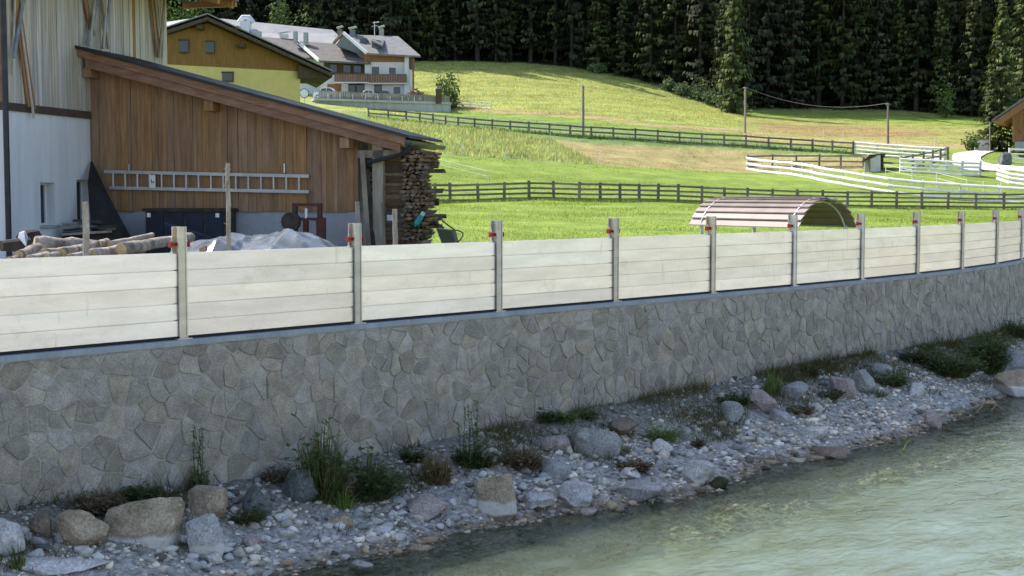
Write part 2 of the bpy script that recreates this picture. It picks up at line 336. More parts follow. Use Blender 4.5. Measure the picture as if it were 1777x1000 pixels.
def sheet(ss, dd): 
    SS, DD = np.meshgrid(ss, dd, indexing='ij'); p, t, n = wall_pt(SS.ravel()); q = p + n * DD.ravel()[:, None]
    i = np.arange(SS.size).reshape(SS.shape); f = np.stack([i[:-1, :-1], i[:-1, 1:], i[1:, 1:], i[1:, :-1]], -1).reshape(-1, 4)
    return SS.ravel(), DD.ravel(), q, f
ss_, dd_, q_, f_ = sheet(np.r_[np.linspace(-60, -7, 14), np.linspace(-6, 36, 330), np.linspace(38, 90, 14)], np.r_[np.linspace(-.1, 4.2, 64), np.linspace(4.5, 22, 30), np.linspace(26, 300, 14)])
zb = bank_z(ss_, dd_); nearm = (dd_ < 5) & (ss_ > -7) & (ss_ < 37)
zb[nearm] += .07 * bn(q_[nearm, 0], q_[nearm, 1], 1.1, 3) + .03 * bn(q_[nearm, 0], q_[nearm, 1], 4.2, 9)
kk = np.clip((dd_ - 17) / 3, 0, 1)[:, None]
gcol = (1 - kk) * np.array([(1, 1, 1)]) + kk * np.array([(1.75, 1.55, 1.2)])
gcol[(dd_ > 32) | ((dd_ > 19.5) & (ss_ > 16))] = (.75, 1.0, .22); wet = (zb < WL + .06) & (dd_ < 16); gcol[wet] = (.62, .60, .52); gcol[(dd_ > 3.2) & (dd_ < 16)] = (.72, .78, .58)
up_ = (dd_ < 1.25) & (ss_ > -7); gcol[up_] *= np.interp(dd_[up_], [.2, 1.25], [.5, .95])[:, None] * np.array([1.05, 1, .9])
MT['gravel'] = M('river_gravel', (.18, .168, .15), (.52, .495, .455), scale=14, rough=.9, bump=1.0, bscale=22, bdist=.05, attr=True, detail=8, fine=.35)
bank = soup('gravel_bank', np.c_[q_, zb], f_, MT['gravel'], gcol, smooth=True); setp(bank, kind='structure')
_bs = None
def bank_hit(px, py):                     # the point of the gravel bank (or river bed) seen at a pixel
    r = ray(px, py); ts = np.linspace(9, 45, 1500); P = np.c_[r.x * ts, r.y * ts, CAMZ + r.z * ts]
    s, d = sd_of(P[:, 0], P[:, 1]); df = P[:, 2] - bank_z(s, d); k = int(np.argmax(df < 0))
    return Vector(P[k]), float(s[k]), float(d[k])
_ws = np.linspace(-12, 45, 1400); _wp, _wt2, _wn = wall_pt(_ws)
def sd_of(X, Y):
    k = np.argmin((X[:, None] - _wp[:, 0]) ** 2 + (Y[:, None] - _wp[:, 1]) ** 2, 1)
    return _ws[k], (X - _wp[k, 0]) * _wn[k, 0] + (Y - _wp[k, 1]) * _wn[k, 1]

def water_mat():
    m = bpy.data.materials.new('river_water'); m.use_nodes = True; nt = m.node_tree; N = nt.nodes; L = nt.links; N.remove(N['Principled BSDF'])
    geo = N.new('ShaderNodeNewGeometry'); mp = N.new('ShaderNodeMapping'); mp.inputs['Scale'].default_value = (.75, 1.35, 1); rt_ = N.new('ShaderNodeMapping'); rt_.inputs['Rotation'].default_value = (0, 0, -R(40))
    L.new(geo.outputs['Position'], rt_.inputs[0]); L.new(rt_.outputs[0], mp.inputs[0])
    n1 = N.new('ShaderNodeTexNoise'); n1.inputs['Scale'].default_value = 3.4; n1.inputs['Detail'].default_value = 4; n1.inputs['Distortion'].default_value = 1.2; L.new(mp.outputs[0], n1.inputs[0])
    n0 = N.new('ShaderNodeTexNoise'); n0.inputs['Scale'].default_value = .8; n0.inputs['Detail'].default_value = 3; L.new(mp.outputs[0], n0.inputs[0])
    ad = N.new('ShaderNodeMath'); ad.operation = 'MULTIPLY_ADD'; ad.inputs[1].default_value = .5; L.new(n0.outputs[0], ad.inputs[0]); L.new(n1.outputs[0], ad.inputs[2])
    bp = N.new('ShaderNodeBump'); bp.inputs['Strength'].default_value = .32; bp.inputs['Distance'].default_value = .055; L.new(ad.outputs[0], bp.inputs['Height'])
    at_ = N.new('ShaderNodeAttribute'); at_.attribute_name = 'Col'
    n2 = N.new('ShaderNodeTexNoise'); n2.inputs['Scale'].default_value = 1.5; n2.inputs['Detail'].default_value = 8; n2.inputs['Roughness'].default_value = .6; L.new(mp.outputs[0], n2.inputs[0])
    rp = N.new('ShaderNodeValToRGB'); rp.color_ramp.elements[0].position = .35; rp.color_ramp.elements[1].position = .7
    rp.color_ramp.elements[0].color = (.165, .195, .12, 1); rp.color_ramp.elements[1].color = (.255, .335, .275, 1); L.new(n2.outputs[0], rp.inputs[0])
    df = N.new('ShaderNodeSubsurfaceScattering'); df.falloff = 'BURLEY'; L.new(rp.outputs[0], df.inputs['Color']); df.inputs['Scale'].default_value = .55; df.inputs['Radius'].default_value = (.8, 1.0, .8)
    tr = N.new('ShaderNodeBsdfTransparent'); tr.inputs[0].default_value = (.74, .82, .70, 1)
    mb = N.new('ShaderNodeMixShader'); L.new(at_.outputs['Fac'], mb.inputs[0]); L.new(tr.outputs[0], mb.inputs[1]); L.new(df.outputs[0], mb.inputs[2])
    gl = N.new('ShaderNodeBsdfGlossy'); gl.inputs['Roughness'].default_value = .04; L.new(bp.outputs[0], gl.inputs['Normal'])
    fr = N.new('ShaderNodeFresnel'); fr.inputs[0].default_value = 1.33; L.new(bp.outputs[0], fr.inputs['Normal'])
    mx = N.new('ShaderNodeMixShader'); L.new(fr.outputs[0], mx.inputs[0]); L.new(mb.outputs[0], mx.inputs[1]); L.new(gl.outputs[0], mx.inputs[2])
    L.new(mx.outputs[0], N['Material Output'].inputs[0]); return m
ss_, dd_, q_, f_ = sheet(np.r_[np.linspace(-60, -8, 12), np.linspace(-7, 36, 120), np.linspace(38, 90, 12)], np.r_[np.linspace(1.2, 5, 26), np.linspace(5.5, 18, 16)])
dep = WL - bank_z(ss_, dd_); tb = np.clip(.04 + .62 * np.clip(dep, 0, 1) ** 1.1 + .035 * np.clip(dd_ - 4.5, 0, 8), .03, .78)
wat = soup('river_water', np.c_[q_, np.full(len(q_), WL)], f_, water_mat(), np.repeat(tb[:, None], 3, 1), smooth=True); setp(wat, kind='structure')

# ------------------------------------------------------------------ masonry river wall
rw = thing('river_wall', 'long grey natural stone river wall with concrete coping under the flood barrier', 'wall', W(10, 0, -2))
def face_d(z): return .12 + .05 * (-z)
ssw = np.r_[np.linspace(-40, -6, 9), np.linspace(-5.5, 34, 160), np.linspace(36, 80, 10)]
def strip(profile, name, mat, close=True):   # sweep a (d, z) outline along the wall
    b = MB(); n = len(profile); vs_ = []
    for s in ssw: vs_ += [W(s, d, z) for d, z in profile]
    fs = []
    for i in range(len(ssw) - 1):
        for j in range(n if close else n - 1): fs.append((i * n + j, i * n + (j + 1) % n, (i + 1) * n + (j + 1) % n, (i + 1) * n + j))
    fs += [tuple(range(n)), tuple(range((len(ssw) - 1) * n, len(ssw) * n))]
    b.add(vs_, fs); return b.build(name, mat, rw)
strip([(-.35, -.068), (face_d(-.1) - .0155, -.068), (face_d(-2.9) - .0155, -2.9), (-.35, -2.9)], 'mortar_bed', MT['mortar'])
strip([(-.4, 0), (-.4, -.066), (face_d(-.1), -.066), (face_d(0) + .012, -.065), (face_d(0) + .012, -.012), (face_d(0), 0)], 'coping', MT['concrete'])
def clip(poly, a, b, c):                    # keep a*x + b*y <= c
    out = []; n = len(poly)
    for i in range(n):
        p, q = poly[i], poly[(i + 1) % n]; fp = a * p[0] + b * p[1] - c; fq = a * q[0] + b * q[1] - c
        if fp <= 0: out.append(p)
        if fp * fq < 0:
            t = fp / (fp - fq); out.append((p[0] + t * (q[0] - p[0]), p[1] + t * (q[1] - p[1])))
    return out
rs = random.Random(11); seeds = []; pitch_ = .25; row = 0; z = -.02
while z > -2.35:
    s = -5.2 + (row % 2) * pitch_ * .5
    while s < 33:
        if rs.random() > .12: seeds.append((s + rs.uniform(-.15, .15), z + rs.uniform(-.14, .14)))
        s += pitch_ * (1.0 if s < 25 else 1.3)
    z -= pitch_ * .86; row += 1
SD = np.array(seeds)
def inset(poly, d):
    n = len(poly); out = poly
    cx = sum(p[0] for p in poly) / n; cy = sum(p[1] for p in poly) / n; res = poly
    for i in range(n):
        (x0, y0), (x1, y1) = poly[i], poly[(i + 1) % n]; l = math.hypot(x1 - x0, y1 - y0)
        if l < 1e-5: continue
        a, b = (y1 - y0) / l, -(x1 - x0) / l; c = a * x0 + b * y0
        if a * cx + b * cy > c: a, b, c = -a, -b, -c
        res = clip(res, a, b, c - d)
        if len(res) < 3: return []
    return res
def rounded(poly, k=.24):
    out = []; n = len(poly)
    for i in range(n):
        p, a, b = poly[i], poly[i - 1], poly[(i + 1) % n]
        for q in (a, b): out.append((p[0] + (q[0] - p[0]) * k, p[1] + (q[1] - p[1]) * k))
    return out
stones = []
for i, (s, z) in enumerate(seeds):
    if z < -2.0: continue
    poly = [(s - .6, z - .6), (s + .6, z - .6), (s + .6, z + .6), (s - .6, z + .6)]
    dd2 = ((SD - SD[i]) ** 2).sum(1)
    for j in np.argsort(dd2)[1:22]:
        if dd2[j] > 1.2: break
        nx, nz = SD[j] - SD[i]; mx_, mz = (SD[j] + SD[i]) / 2; poly = clip(poly, nx, nz, nx * mx_ + nz * mz)
    poly = clip(poly, 0, 1, -.075)
    poly = inset(poly, rs.uniform(.003, .012)) if len(poly) > 2 else []
    if len(poly) < 3: continue
    poly = [(a + rs.uniform(-.012, .012), b + rs.uniform(-.008, .008)) for a, b in rounded(poly, rs.uniform(.06, .2))]
    xs = [a for a, b in poly]; zs = [b for a, b in poly]
    ar = abs(sum(poly[k - 1][0] * poly[k][1] - poly[k][0] * poly[k - 1][1] for k in range(len(poly)))) / 2
    if ar < .006: continue
    c = W(s, .15, z); px, py = to_px(np.array([c.x]), np.array([c.y]), np.array([c.z]))
    vis = 0 < px[0] < 1777 and z > base_z(s) - .1
    stones.append((ar / c.y ** 2 if vis else 0, s, z, poly))
stones.sort(key=lambda t: -t[0])
rest = MB()
for k, (scr, s, z, poly) in enumerate(stones):
    b = MB() if k < 300 else rest
    n = len(poly); cs = sum(a for a, _ in poly) / n; cz = sum(q for _, q in poly) / n
    pr = rs.uniform(.009, .025); tx, tzz = rs.uniform(-.05, .05), rs.uniform(-.05, .05)
    P = lambda a, q, o: W(a, face_d(q) - .022 + o, q)
    ring0 = [P(a, q, -.01) for a, q in poly]
    ring1 = [P(a, q, pr * .75 + tx * (a - cs) + tzz * (q - cz)) for a, q in poly]
    ring2 = [P(cs + (a - cs) * .93, cz + (q - cz) * .93, pr + .004 + tx * (a - cs) + tzz * (q - cz) + rs.uniform(-.003, .003)) for a, q in poly]
    ctr = [P(cs, cz, pr + .007 + rs.uniform(-.004, .006))]
    fs = []
    for i in range(n):
        j = (i + 1) % n; fs += [(i, j, n + j, n + i), (n + i, n + j, 2 * n + j, 2 * n + i), (2 * n + i, 2 * n + j, 3 * n)]
    b.add(ring0 + ring1 + ring2 + ctr, fs)
    if k < 300: b.build('stone', MT['stone'], rw)
MT['stone_far'] = M('wall_stone_far', (.225, .20, .165), (.41, .368, .308), scale=3.4, rough=.9, bump=.5, bscale=40, bdist=.012, fine=.2, detail=2)
setp(rest.build('masonry_stones', MT['stone_far'], rw), kind='stuff')

# ------------------------------------------------------------------ demountable flood barrier
def alu(name, base, rough, tint):
    m = M(name, base, tint, scale=1.3, stretch=(1, 1, 6), rough=rough, metal=.72, bump=.06, bscale=40, bdist=.003, rnd=.10, huer=.3, fine=.035, spec=.5, lo=.35, hi=.65)
    N = m.node_tree.nodes; L = m.node_tree.links; b = N['Principled BSDF']
    g = N.new('ShaderNodeNewGeometry'); v = N.new('ShaderNodeTexNoise'); v.inputs['Scale'].default_value = 2.2; v.inputs['Detail'].default_value = 9; v.inputs['Roughness'].default_value = .72
    L.new(g.outputs['Position'], v.inputs[0]); r = N.new('ShaderNodeValToRGB'); r.color_ramp.elements[0].position = .56; r.color_ramp.elements[1].position = .74
    r.color_ramp.elements[0].color = (1, 1, 1, 1); r.color_ramp.elements[1].color = (.80, .78, .74, 1); L.new(v.outputs[0], r.inputs[0])
    mx = N.new('ShaderNodeMix'); mx.data_type = 'RGBA'; mx.blend_type = 'MULTIPLY'; mx.inputs[0].default_value = 1
    src = b.inputs['Base Color'].links[0].from_socket; L.new(src, mx.inputs[6]); L.new(r.outputs[0], mx.inputs[7]); 
    mp = N.new('ShaderNodeMapping'); mp.inputs['Scale'].default_value = (7, 7, .9); L.new(g.outputs['Position'], mp.inputs[0]); v2 = N.new('ShaderNodeTexNoise'); v2.inputs['Scale'].default_value = 1.6; v2.inputs['Detail'].default_value = 4; L.new(mp.outputs[0], v2.inputs[0])
    r3 = N.new('ShaderNodeValToRGB'); r3.color_ramp.elements[0].position = .66; r3.color_ramp.elements[1].position = .72; r3.color_ramp.elements[0].color = (1, 1, 1, 1); r3.color_ramp.elements[1].color = (.86, .84, .80, 1); L.new(v2.outputs[0], r3.inputs[0])
    m2 = N.new('ShaderNodeMix'); m2.data_type = 'RGBA'; m2.blend_type = 'MULTIPLY'; m2.inputs[0].default_value = 1; L.new(mx.outputs[2], m2.inputs[6]); L.new(r3.outputs[0], m2.inputs[7]); L.new(m2.outputs[2], b.inputs['Base Color']); return m
MT['alu'] = alu('stop_log_aluminium', (.74, .69, .645), .32, (.85, .795, .75))
MT['alu_post'] = alu('post_aluminium', (.52, .47, .39), .5, (.62, .57, .48))
fb = thing('flood_barrier', 'silvery aluminium flood barrier of stacked horizontal beams between upright posts along the wall top', 'flood barrier', W(10, 0, 0))
PS = [i * 2.6 for i in range(-2, 14)]
HP = 1.32
for i, s in enumerate(PS):
    wd = lambda a, d, z: W(s + a, d, z)
    p, t, n = wall_pt(s); T = Vector((t[0], t[1], 0)); Nv = Vector((n[0], n[1], 0)); O = W(s, 0, 0)
    def bx(b, a0, a1, d0, d1, z0, z1, mi=0):
        vs_ = [O + T * a + Nv * d + Vector((0, 0, z)) for a, d, z in ((a0, d0, z0), (a1, d0, z0), (a1, d1, z0), (a0, d1, z0), (a0, d0, z1), (a1, d0, z1), (a1, d1, z1), (a0, d1, z1))]
        return b.add(vs_, [(0, 3, 2, 1), (4, 5, 6, 7), (0, 1, 5, 4), (1, 2, 6, 5), (2, 3, 7, 6), (3, 0, 4, 7)], mi)
    b = MB()
    bx(b, -.056, .056, .052, .066, 0, HP); bx(b, -.056, .056, -.066, -.052, 0, HP); bx(b, -.012, .012, -.052, .052, 0, HP - .004)
    for e in (-.056, .04): bx(b, e, e + .016, .066, .074, 0, HP)          # edge ribs of the face
    bx(b, -.1, .1, -.1, .1, .001, .014)
    post = b.build('post', MT['alu_post'], fb)
    if i + 1 < len(PS):
        s2 = PS[i + 1]; z0 = .034
        def seg(d0, d1, z0, z1, b, e0=.016, e1=.016):
            nn = 3; ring = []
            A_ = W(s + e0, 0); B_ = W(s2 - e1, 0); nrm = (B_ - A_).cross(Vector((0, 0, 1))).normalized()
            return b.slab([A_ + nrm * d0 + Vector((0, 0, z0)), A_ + nrm * d1 + Vector((0, 0, z0)), A_ + nrm * d1 + Vector((0, 0, z1)), A_ + nrm * d0 + Vector((0, 0, z1))], B_ - A_)
        b = MB(); seg(-.02, .034, .002, .034, b); b.build('seal', MT['rubber'], fb)
        for k in range(5):
            b = MB(); zz = z0 + k * .1955; o = rs.uniform(-.004, .004)
            seg(-.035 + o, .040 + o, zz + .004, zz + .186, b); seg(-.028, .010, zz + .182, zz + .1995, b)
            b.build('beam', MT['alu'], fb)
    for sgn in (-1, 1):                        # red hold-down clamps with their bolts
        if 0 <= i < len(PS):
            b = MB(); bx(b, min(sgn * .02, sgn * .125), max(sgn * .02, sgn * .125), -.02, .02, 1.095, 1.135); bx(b, sgn * .125 - .006, sgn * .125 + .006, -.03, .03, 1.08, 1.15)
            b.build('clamp', MT['red'], post)
            b = MB(); c = O + T * (sgn * .1); b.tube([c + Vector((0, 0, 1.016)), c + Vector((0, 0, 1.19))], .009, 6); b.tube([c + Vector((0, 0, 1.014)), c + Vector((0, 0, 1.03))], .022, 8)
            b.tube([c + Vector((0, 0, 1.137)), c + Vector((0, 0, 1.155))], .018, 6)
            b.build('bolt', MT['steel'], post)

# ------------------------------------------------------------------ boulders, pebbles and weeds on the bank
def rock_mat(name, c1, c2, band=None):
    m = M(name, c1, c2, scale=4, rough=.9, bump=1.0, bscale=13, bdist=.035, fine=.32, coords='Object', detail=8)
    if band:                                  # old lime band with a dark algae foot, as stained on the stone
        N = m.node_tree.nodes; L = m.node_tree.links; b = N['Principled BSDF']; src = b.inputs['Base Color'].links[0].from_socket
        g = N.new('ShaderNodeNewGeometry'); sx = N.new('ShaderNodeSeparateXYZ'); L.new(g.outputs['Position'], sx.inputs[0])
        nz = N.new('ShaderNodeTexNoise'); nz.inputs['Scale'].default_value = 6; L.new(g.outputs['Position'], nz.inputs[0])
        ad = N.new('ShaderNodeMath'); ad.operation = 'MULTIPLY_ADD'; ad.inputs[1].default_value = .08; L.new(nz.outputs[0], ad.inputs[0]); L.new(sx.outputs[2], ad.inputs[2])
        def above(prop):
            t = N.new('ShaderNodeAttribute'); t.attribute_type = 'OBJECT'; t.attribute_name = prop; d_ = N.new('ShaderNodeMath'); d_.operation = 'SUBTRACT'; L.new(ad.outputs[0], d_.inputs[0]); L.new(t.outputs['Fac'], d_.inputs[1])
            q = N.new('ShaderNodeMapRange'); q.inputs[1].default_value = .025; q.inputs[2].default_value = .06; L.new(d_.outputs[0], q.inputs[0]); return q.outputs[0]
        r2 = above('band_z'); fo = above('foot_z'); r = N.new('ShaderNodeMix'); r.data_type = 'RGBA'; L.new(fo, r.inputs[0]); r.inputs[6].default_value = (.36, .31, .25, 1); r.inputs[7].default_value = (1, 1, 1, 1)
        lime = N.new('ShaderNodeMix'); lime.data_type = 'RGBA'; lime.blend_type = 'MULTIPLY'; lime.inputs[0].default_value = 1; lime.inputs[6].default_value = (.60, .57, .52, 1); L.new(r.outputs[2], lime.inputs[7])
        mx = N.new('ShaderNodeMix'); mx.data_type = 'RGBA'; L.new(r2, mx.inputs[0]); L.new(lime.outputs[2], mx.inputs[6]); L.new(src, mx.inputs[7]); L.new(mx.outputs[2], b.inputs['Base Color'])
    return m
RK = {'white': rock_mat('white_boulder', (.38, .355, .32), (.62, .585, .54)), 'grey': rock_mat('grey_boulder', (.21, .205, .195), (.38, .37, .35)),
      'dark': rock_mat('dark_boulder', (.075, .085, .08), (.17, .18, .17)), 'tan': rock_mat('tan_boulder', (.24, .18, .115), (.46, .37, .26)),
      'brown': rock_mat('brown_boulder', (.12, .085, .06), (.25, .19, .14)), 'pink': rock_mat('pinkish_boulder', (.26, .21, .185), (.40, .335, .30)),
      'band': rock_mat('banded_boulder', (.25, .195, .13), (.47, .385, .275), .62), 'bandg': rock_mat('banded_grey_boulder', (.30, .29, .275), (.48, .465, .44), .30), 'moss': rock_mat('mossy_boulder', (.02, .03, .012), (.07, .075, .04))}
_ico = {}
def ico(n):
    if n not in _ico:
        bm = bmesh.new(); bmesh.ops.create_icosphere(bm, subdivisions=n, radius=1); bm.verts.ensure_lookup_table()
        _ico[n] = (np.array([v.co[:] for v in bm.verts]), np.array([[q.index for q in f.verts] for f in bm.faces])); bm.free()
    return _ico[n]
def rock_verts(seed, blocky, n=3):
    g = random.Random(seed); v, f = ico(n); v = v.copy()
    v = np.sign(v) * np.abs(v) ** (1 - (.42 if blocky < .65 else .66) * blocky); v /= np.abs(v).max(0)
    for k in range(16 if blocky < .65 else 8):
        a = Vector((g.gauss(0, 1), g.gauss(0, 1), g.gauss(0, .8))).normalized(); c = g.uniform(.36 + .14 * (1 - blocky), .78) if blocky < .65 else g.uniform(.72, .95); a = np.array(a); dd3 = v @ a
        v -= np.maximum(dd3 - c, 0)[:, None] * a * .92
    o = Vector((g.uniform(0, 50), g.uniform(0, 50), 0))
    nz = np.array([mnoise.noise(Vector(q) * 1.3 + o) * .10 + mnoise.noise(Vector(q) * 3.6 + o) * .055 + mnoise.noise(Vector(q) * 8 + o) * .02 for q in v]); v *= (1 + nz)[:, None]
    return v, f
def boulder(cx, by, w, h, kind, label, blocky=.3, seed=0, rot=0.0, dk=.8, tilt=0.0):
    P, s, d = bank_hit(cx, by - h * .12); Yd = P.y; pm = FPX / Yd
    a, b, c = w / pm / 2, w / pm / 2 * dk, h / pm / 2 * 1.18
    v, f = rock_verts(seed or int(cx * 7 + by), blocky, 4 if w > 55 else 3)
    v = v * np.array([a, b, c]) / np.abs(v).max(0)
    ct, st = math.cos(tilt), math.sin(tilt); v = np.c_[v[:, 0] * ct - v[:, 2] * st, v[:, 1], v[:, 0] * st + v[:, 2] * ct]
    cr, sr = math.cos(rot), math.sin(rot); v = np.c_[v[:, 0] * cr - v[:, 1] * sr, v[:, 0] * sr + v[:, 1] * cr, v[:, 2]]
    loc = at(cx, by - h * .5, Yd + b * .55); loc = Vector((loc.x, loc.y, loc.z))
    me = bpy.data.meshes.new('boulder'); me.from_pydata([tuple(q) for q in v], [], [tuple(q) for q in f]); me.materials.append(RK[kind])
    me.polygons.foreach_set('use_smooth', [True] * len(me.polygons)); me.set_sharp_from_angle(angle=R(18))
    o = linkmesh('boulder', me, None, Matrix.Translation(loc)); me.update(); lo_ = loc.z - c; o['band_z'] = lo_ + 2 * c * (.36 if kind == 'band' else .42); o['foot_z'] = lo_ + 2 * c * .12 if by < 970 and cx > 500 else lo_ - 1
    if cx > 800 and kind == 'band': o['band_z'] = lo_ + 2 * c * .52; o['foot_z'] = lo_ + 2 * c * .3
    return setp(o, label=label, cat='boulder', group='boulders along the foot of the wall')
BL = [(12, 968, 66, 64, 'white', 'bright white rounded boulder cut off by the frame, lower left corner', .1),
      (72, 938, 48, 52, 'brown', 'dull brown stone wedged beside the bright white corner boulder', .3),
      (138, 958, 104, 70, 'tan', 'tan angular rock with two sloping facets, beside the biggest tan block', .55),
      (253, 960, 148, 98, 'band', 'biggest tan block with a pale band along its foot', .95),
      (362, 908, 76, 60, 'tan', 'brownish squarish boulder behind the pale chipped block', .7),
      (354, 976, 70, 82, 'bandg', 'pale chipped upright block beside the biggest tan block', .7),
      (80, 998, 225, 30, 'white', 'long flat pale slab lying along the lower left edge', .5),
      (440, 905, 66, 64, 'dark', 'dark speckled boulder in weeds left of the rounded grey one', .2),
      (521, 880, 80, 66, 'dark', 'rounded dark grey-green boulder half hidden by tall grass', .05),
      (598, 878, 50, 54, 'brown', 'grey-brown round boulder just right of the tall grass tuft', .1),
      (592, 922, 44, 34, 'tan', 'small tan rounded stone among white pebbles below the grass', .2),
      (434, 958, 40, 34, 'pink', 'small pinkish flat stone on the pebbles at the lower left', .4),
      (735, 902, 92, 44, 'pink', 'long low pinkish rock rising to a ridge, on the open gravel', .5),
      (866, 912, 72, 86, 'band', 'upright brown boulder with a white band standing at the waterline', .85),
      (936, 888, 58, 38, 'bandg', 'smooth pale oval boulder next to the upright banded boulder', .15),
      (997, 890, 90, 52, 'bandg', 'broad pale boulder at the waterline, second right of the upright one', .35),
      (960, 832, 60, 32, 'grey', 'low flat grey rock lying above the broad pale boulder', .4),
      (1118, 874, 112, 44, 'grey', 'wide low grey rock sloping into the water', .45),
      (1091, 834, 40, 26, 'white', 'small clean white stone sitting on the wide low grey rock', .3),
      (1045, 848, 30, 22, 'white', 'small pale cobble beside the wide low grey rock', .2),
      (1018, 900, 40, 18, 'pink', 'small flat pinkish stone washed by the water below the broad pale boulder', .3),
      (1206, 846, 74, 44, 'bandg', 'pale grey rounded boulder at the waterline beside the mossy lump', .2),
      (1247, 854, 36, 26, 'moss', 'black-green mossy lump at the water edge', .1),
      (1074, 758, 64, 30, 'brown', 'rust brown flat rock near the foot of the wall', .5),
      (1036, 798, 92, 60, 'grey', 'large dusty grey rock below the rust brown one', .4),
      (965, 790, 56, 34, 'pink', 'pinkish grey rock half sunk in gravel amid dry weeds', .3),
      (1268, 740, 46, 40, 'grey', 'greenish grey rock at the left end of the right-hand row', .4),
      (1322, 720, 60, 40, 'pink', 'tan grey boulder between the greenish rock and the pale block', .3),
      (1376, 702, 62, 40, 'grey', 'pale grey block beside a bright green tuft', .5),
      (1468, 698, 62, 48, 'pink', 'reddish brown streaked boulder close to the wall', .4),
      (1500, 690, 48, 46, 'grey', 'grey squarish boulder tucked behind the reddish brown one', .6),
      (1413, 768, 60, 30, 'white', 'smooth pale boulder alone on the fine gravel', .1),
      (1440, 802, 80, 26, 'brown', 'brown stone breaking the water surface below the pale boulder', .1),
      (1355, 738, 48, 28, 'grey', 'small grey rock on the gravel below the pale grey block', .4),
      (1412, 722, 34, 22, 'white', 'small whitish rock on the gravel slope right of centre', .3),
      (1616, 744, 40, 30, 'pink', 'sharp tilted stone at the waterline upstream', .6),
      (1590, 690, 36, 24, 'white', 'white cobble on the upstream gravel', .2),
      (1708, 634, 32, 14, 'white', 'small white stone in the upstream green weeds', .2),
      (1762, 700, 90, 62, 'band', 'big pale brown boulder at the right frame edge, dark at its foot', .4),
      (1752, 662, 70, 52, 'grey', 'grey boulder above the big one at the right frame edge', .3),
      (1530, 655, 40, 22, 'grey', 'grey rock sticking out of weeds near the wall upstream', .3),
      (728, 968, 54, 24, 'tan', 'tan stone half under shallow water', .2),
      (628, 1000, 60, 30, 'grey', 'drowned grey stone at the bottom edge', .1),
      (521, 872, 26, 18, 'white', 'small white angular stone in front of the rounded dark boulder', .5),
      (288, 858, 26, 14, 'white', 'small white stone lying on top of the biggest tan block', .4),
      (385, 950, 26, 20, 'white', 'pale cobble at the right side of the chipped block', .2),
      (372, 982, 32, 24, 'white', 'pale oval cobble at the foot of the chipped block', .1),
      (1145, 790, 44, 26, 'white', 'pale broken rock on the mid gravel above the grey waterline boulder', .4),
      (1185, 765, 30, 22, 'grey', 'grey cobble on the mid gravel near the wall', .3)]
for i, (cx, by, w, h, kd, lb, bl) in enumerate(BL):
    boulder(cx, by, w, h, kd, lb, bl, seed=100 + i, rot=random.uniform(-.5, .5) if w < 100 else .12, dk=random.uniform(.65, .95) if w < 120 else .42, tilt=random.uniform(-.12, .12))
# cobbles one can pick out
gcb = random.Random(5); cobs = []
for v_ in range(8):
    v, f = rock_verts(900 + v_, gcb.choice([0, .2, .5]), 2); me = bpy.data.meshes.new('cobble'); me.from_pydata([tuple(q) for q in v], [], [tuple(q) for q in f])
    me.polygons.foreach_set('use_smooth', [True] * len(me.polygons)); cobs.append(me)
MT['cobble'] = M('cobble_stone', (.36, .345, .315), (.60, .575, .535), scale=6, rough=.9, bump=.4, bscale=30, rnd=.4, huer=.8, fine=.15, coords='Object'); [m_.materials.append(MT['cobble']) for m_ in cobs]
CLUST = [(350, 960, 100, 45, 26), (560, 935, 130, 50, 46), (700, 890, 90, 35, 20), (890, 850, 70, 40, 16), (1000, 820, 80, 40, 18), (1180, 790, 90, 40, 22), (1320, 770, 90, 35, 20), (1500, 720, 110, 30, 20), (1650, 680, 60, 25, 10), (60, 940, 80, 40, 10)]
for cx, cy, sx, sy, n in CLUST:
    for _ in range(n):
        px, py = gcb.gauss(cx, sx * .6), gcb.gauss(cy, sy * .5)
        if py > 1010 or px < -10: continue
        P, s, d = bank_hit(px, py)
        if d < .3 or d > 2.9: continue
        r = gcb.uniform(.045, .105); sc = Matrix.Diagonal((r * gcb.uniform(.8, 1.5), r, r * gcb.uniform(.5, .85), 1))
        o = linkmesh('cobble', gcb.choice(cobs), None, Matrix.Translation(P + Vector((0, 0, r * .25))) @ Matrix.Rotation(gcb.uniform(0, 6.3), 4, 'Z') @ Matrix.Rotation(gcb.uniform(-.3, .3), 4, 'X') @ sc)
        setp(o, label='loose fist-sized pale cobble lying on the gravel bank', cat='cobble', group='loose cobbles on the gravel bank')
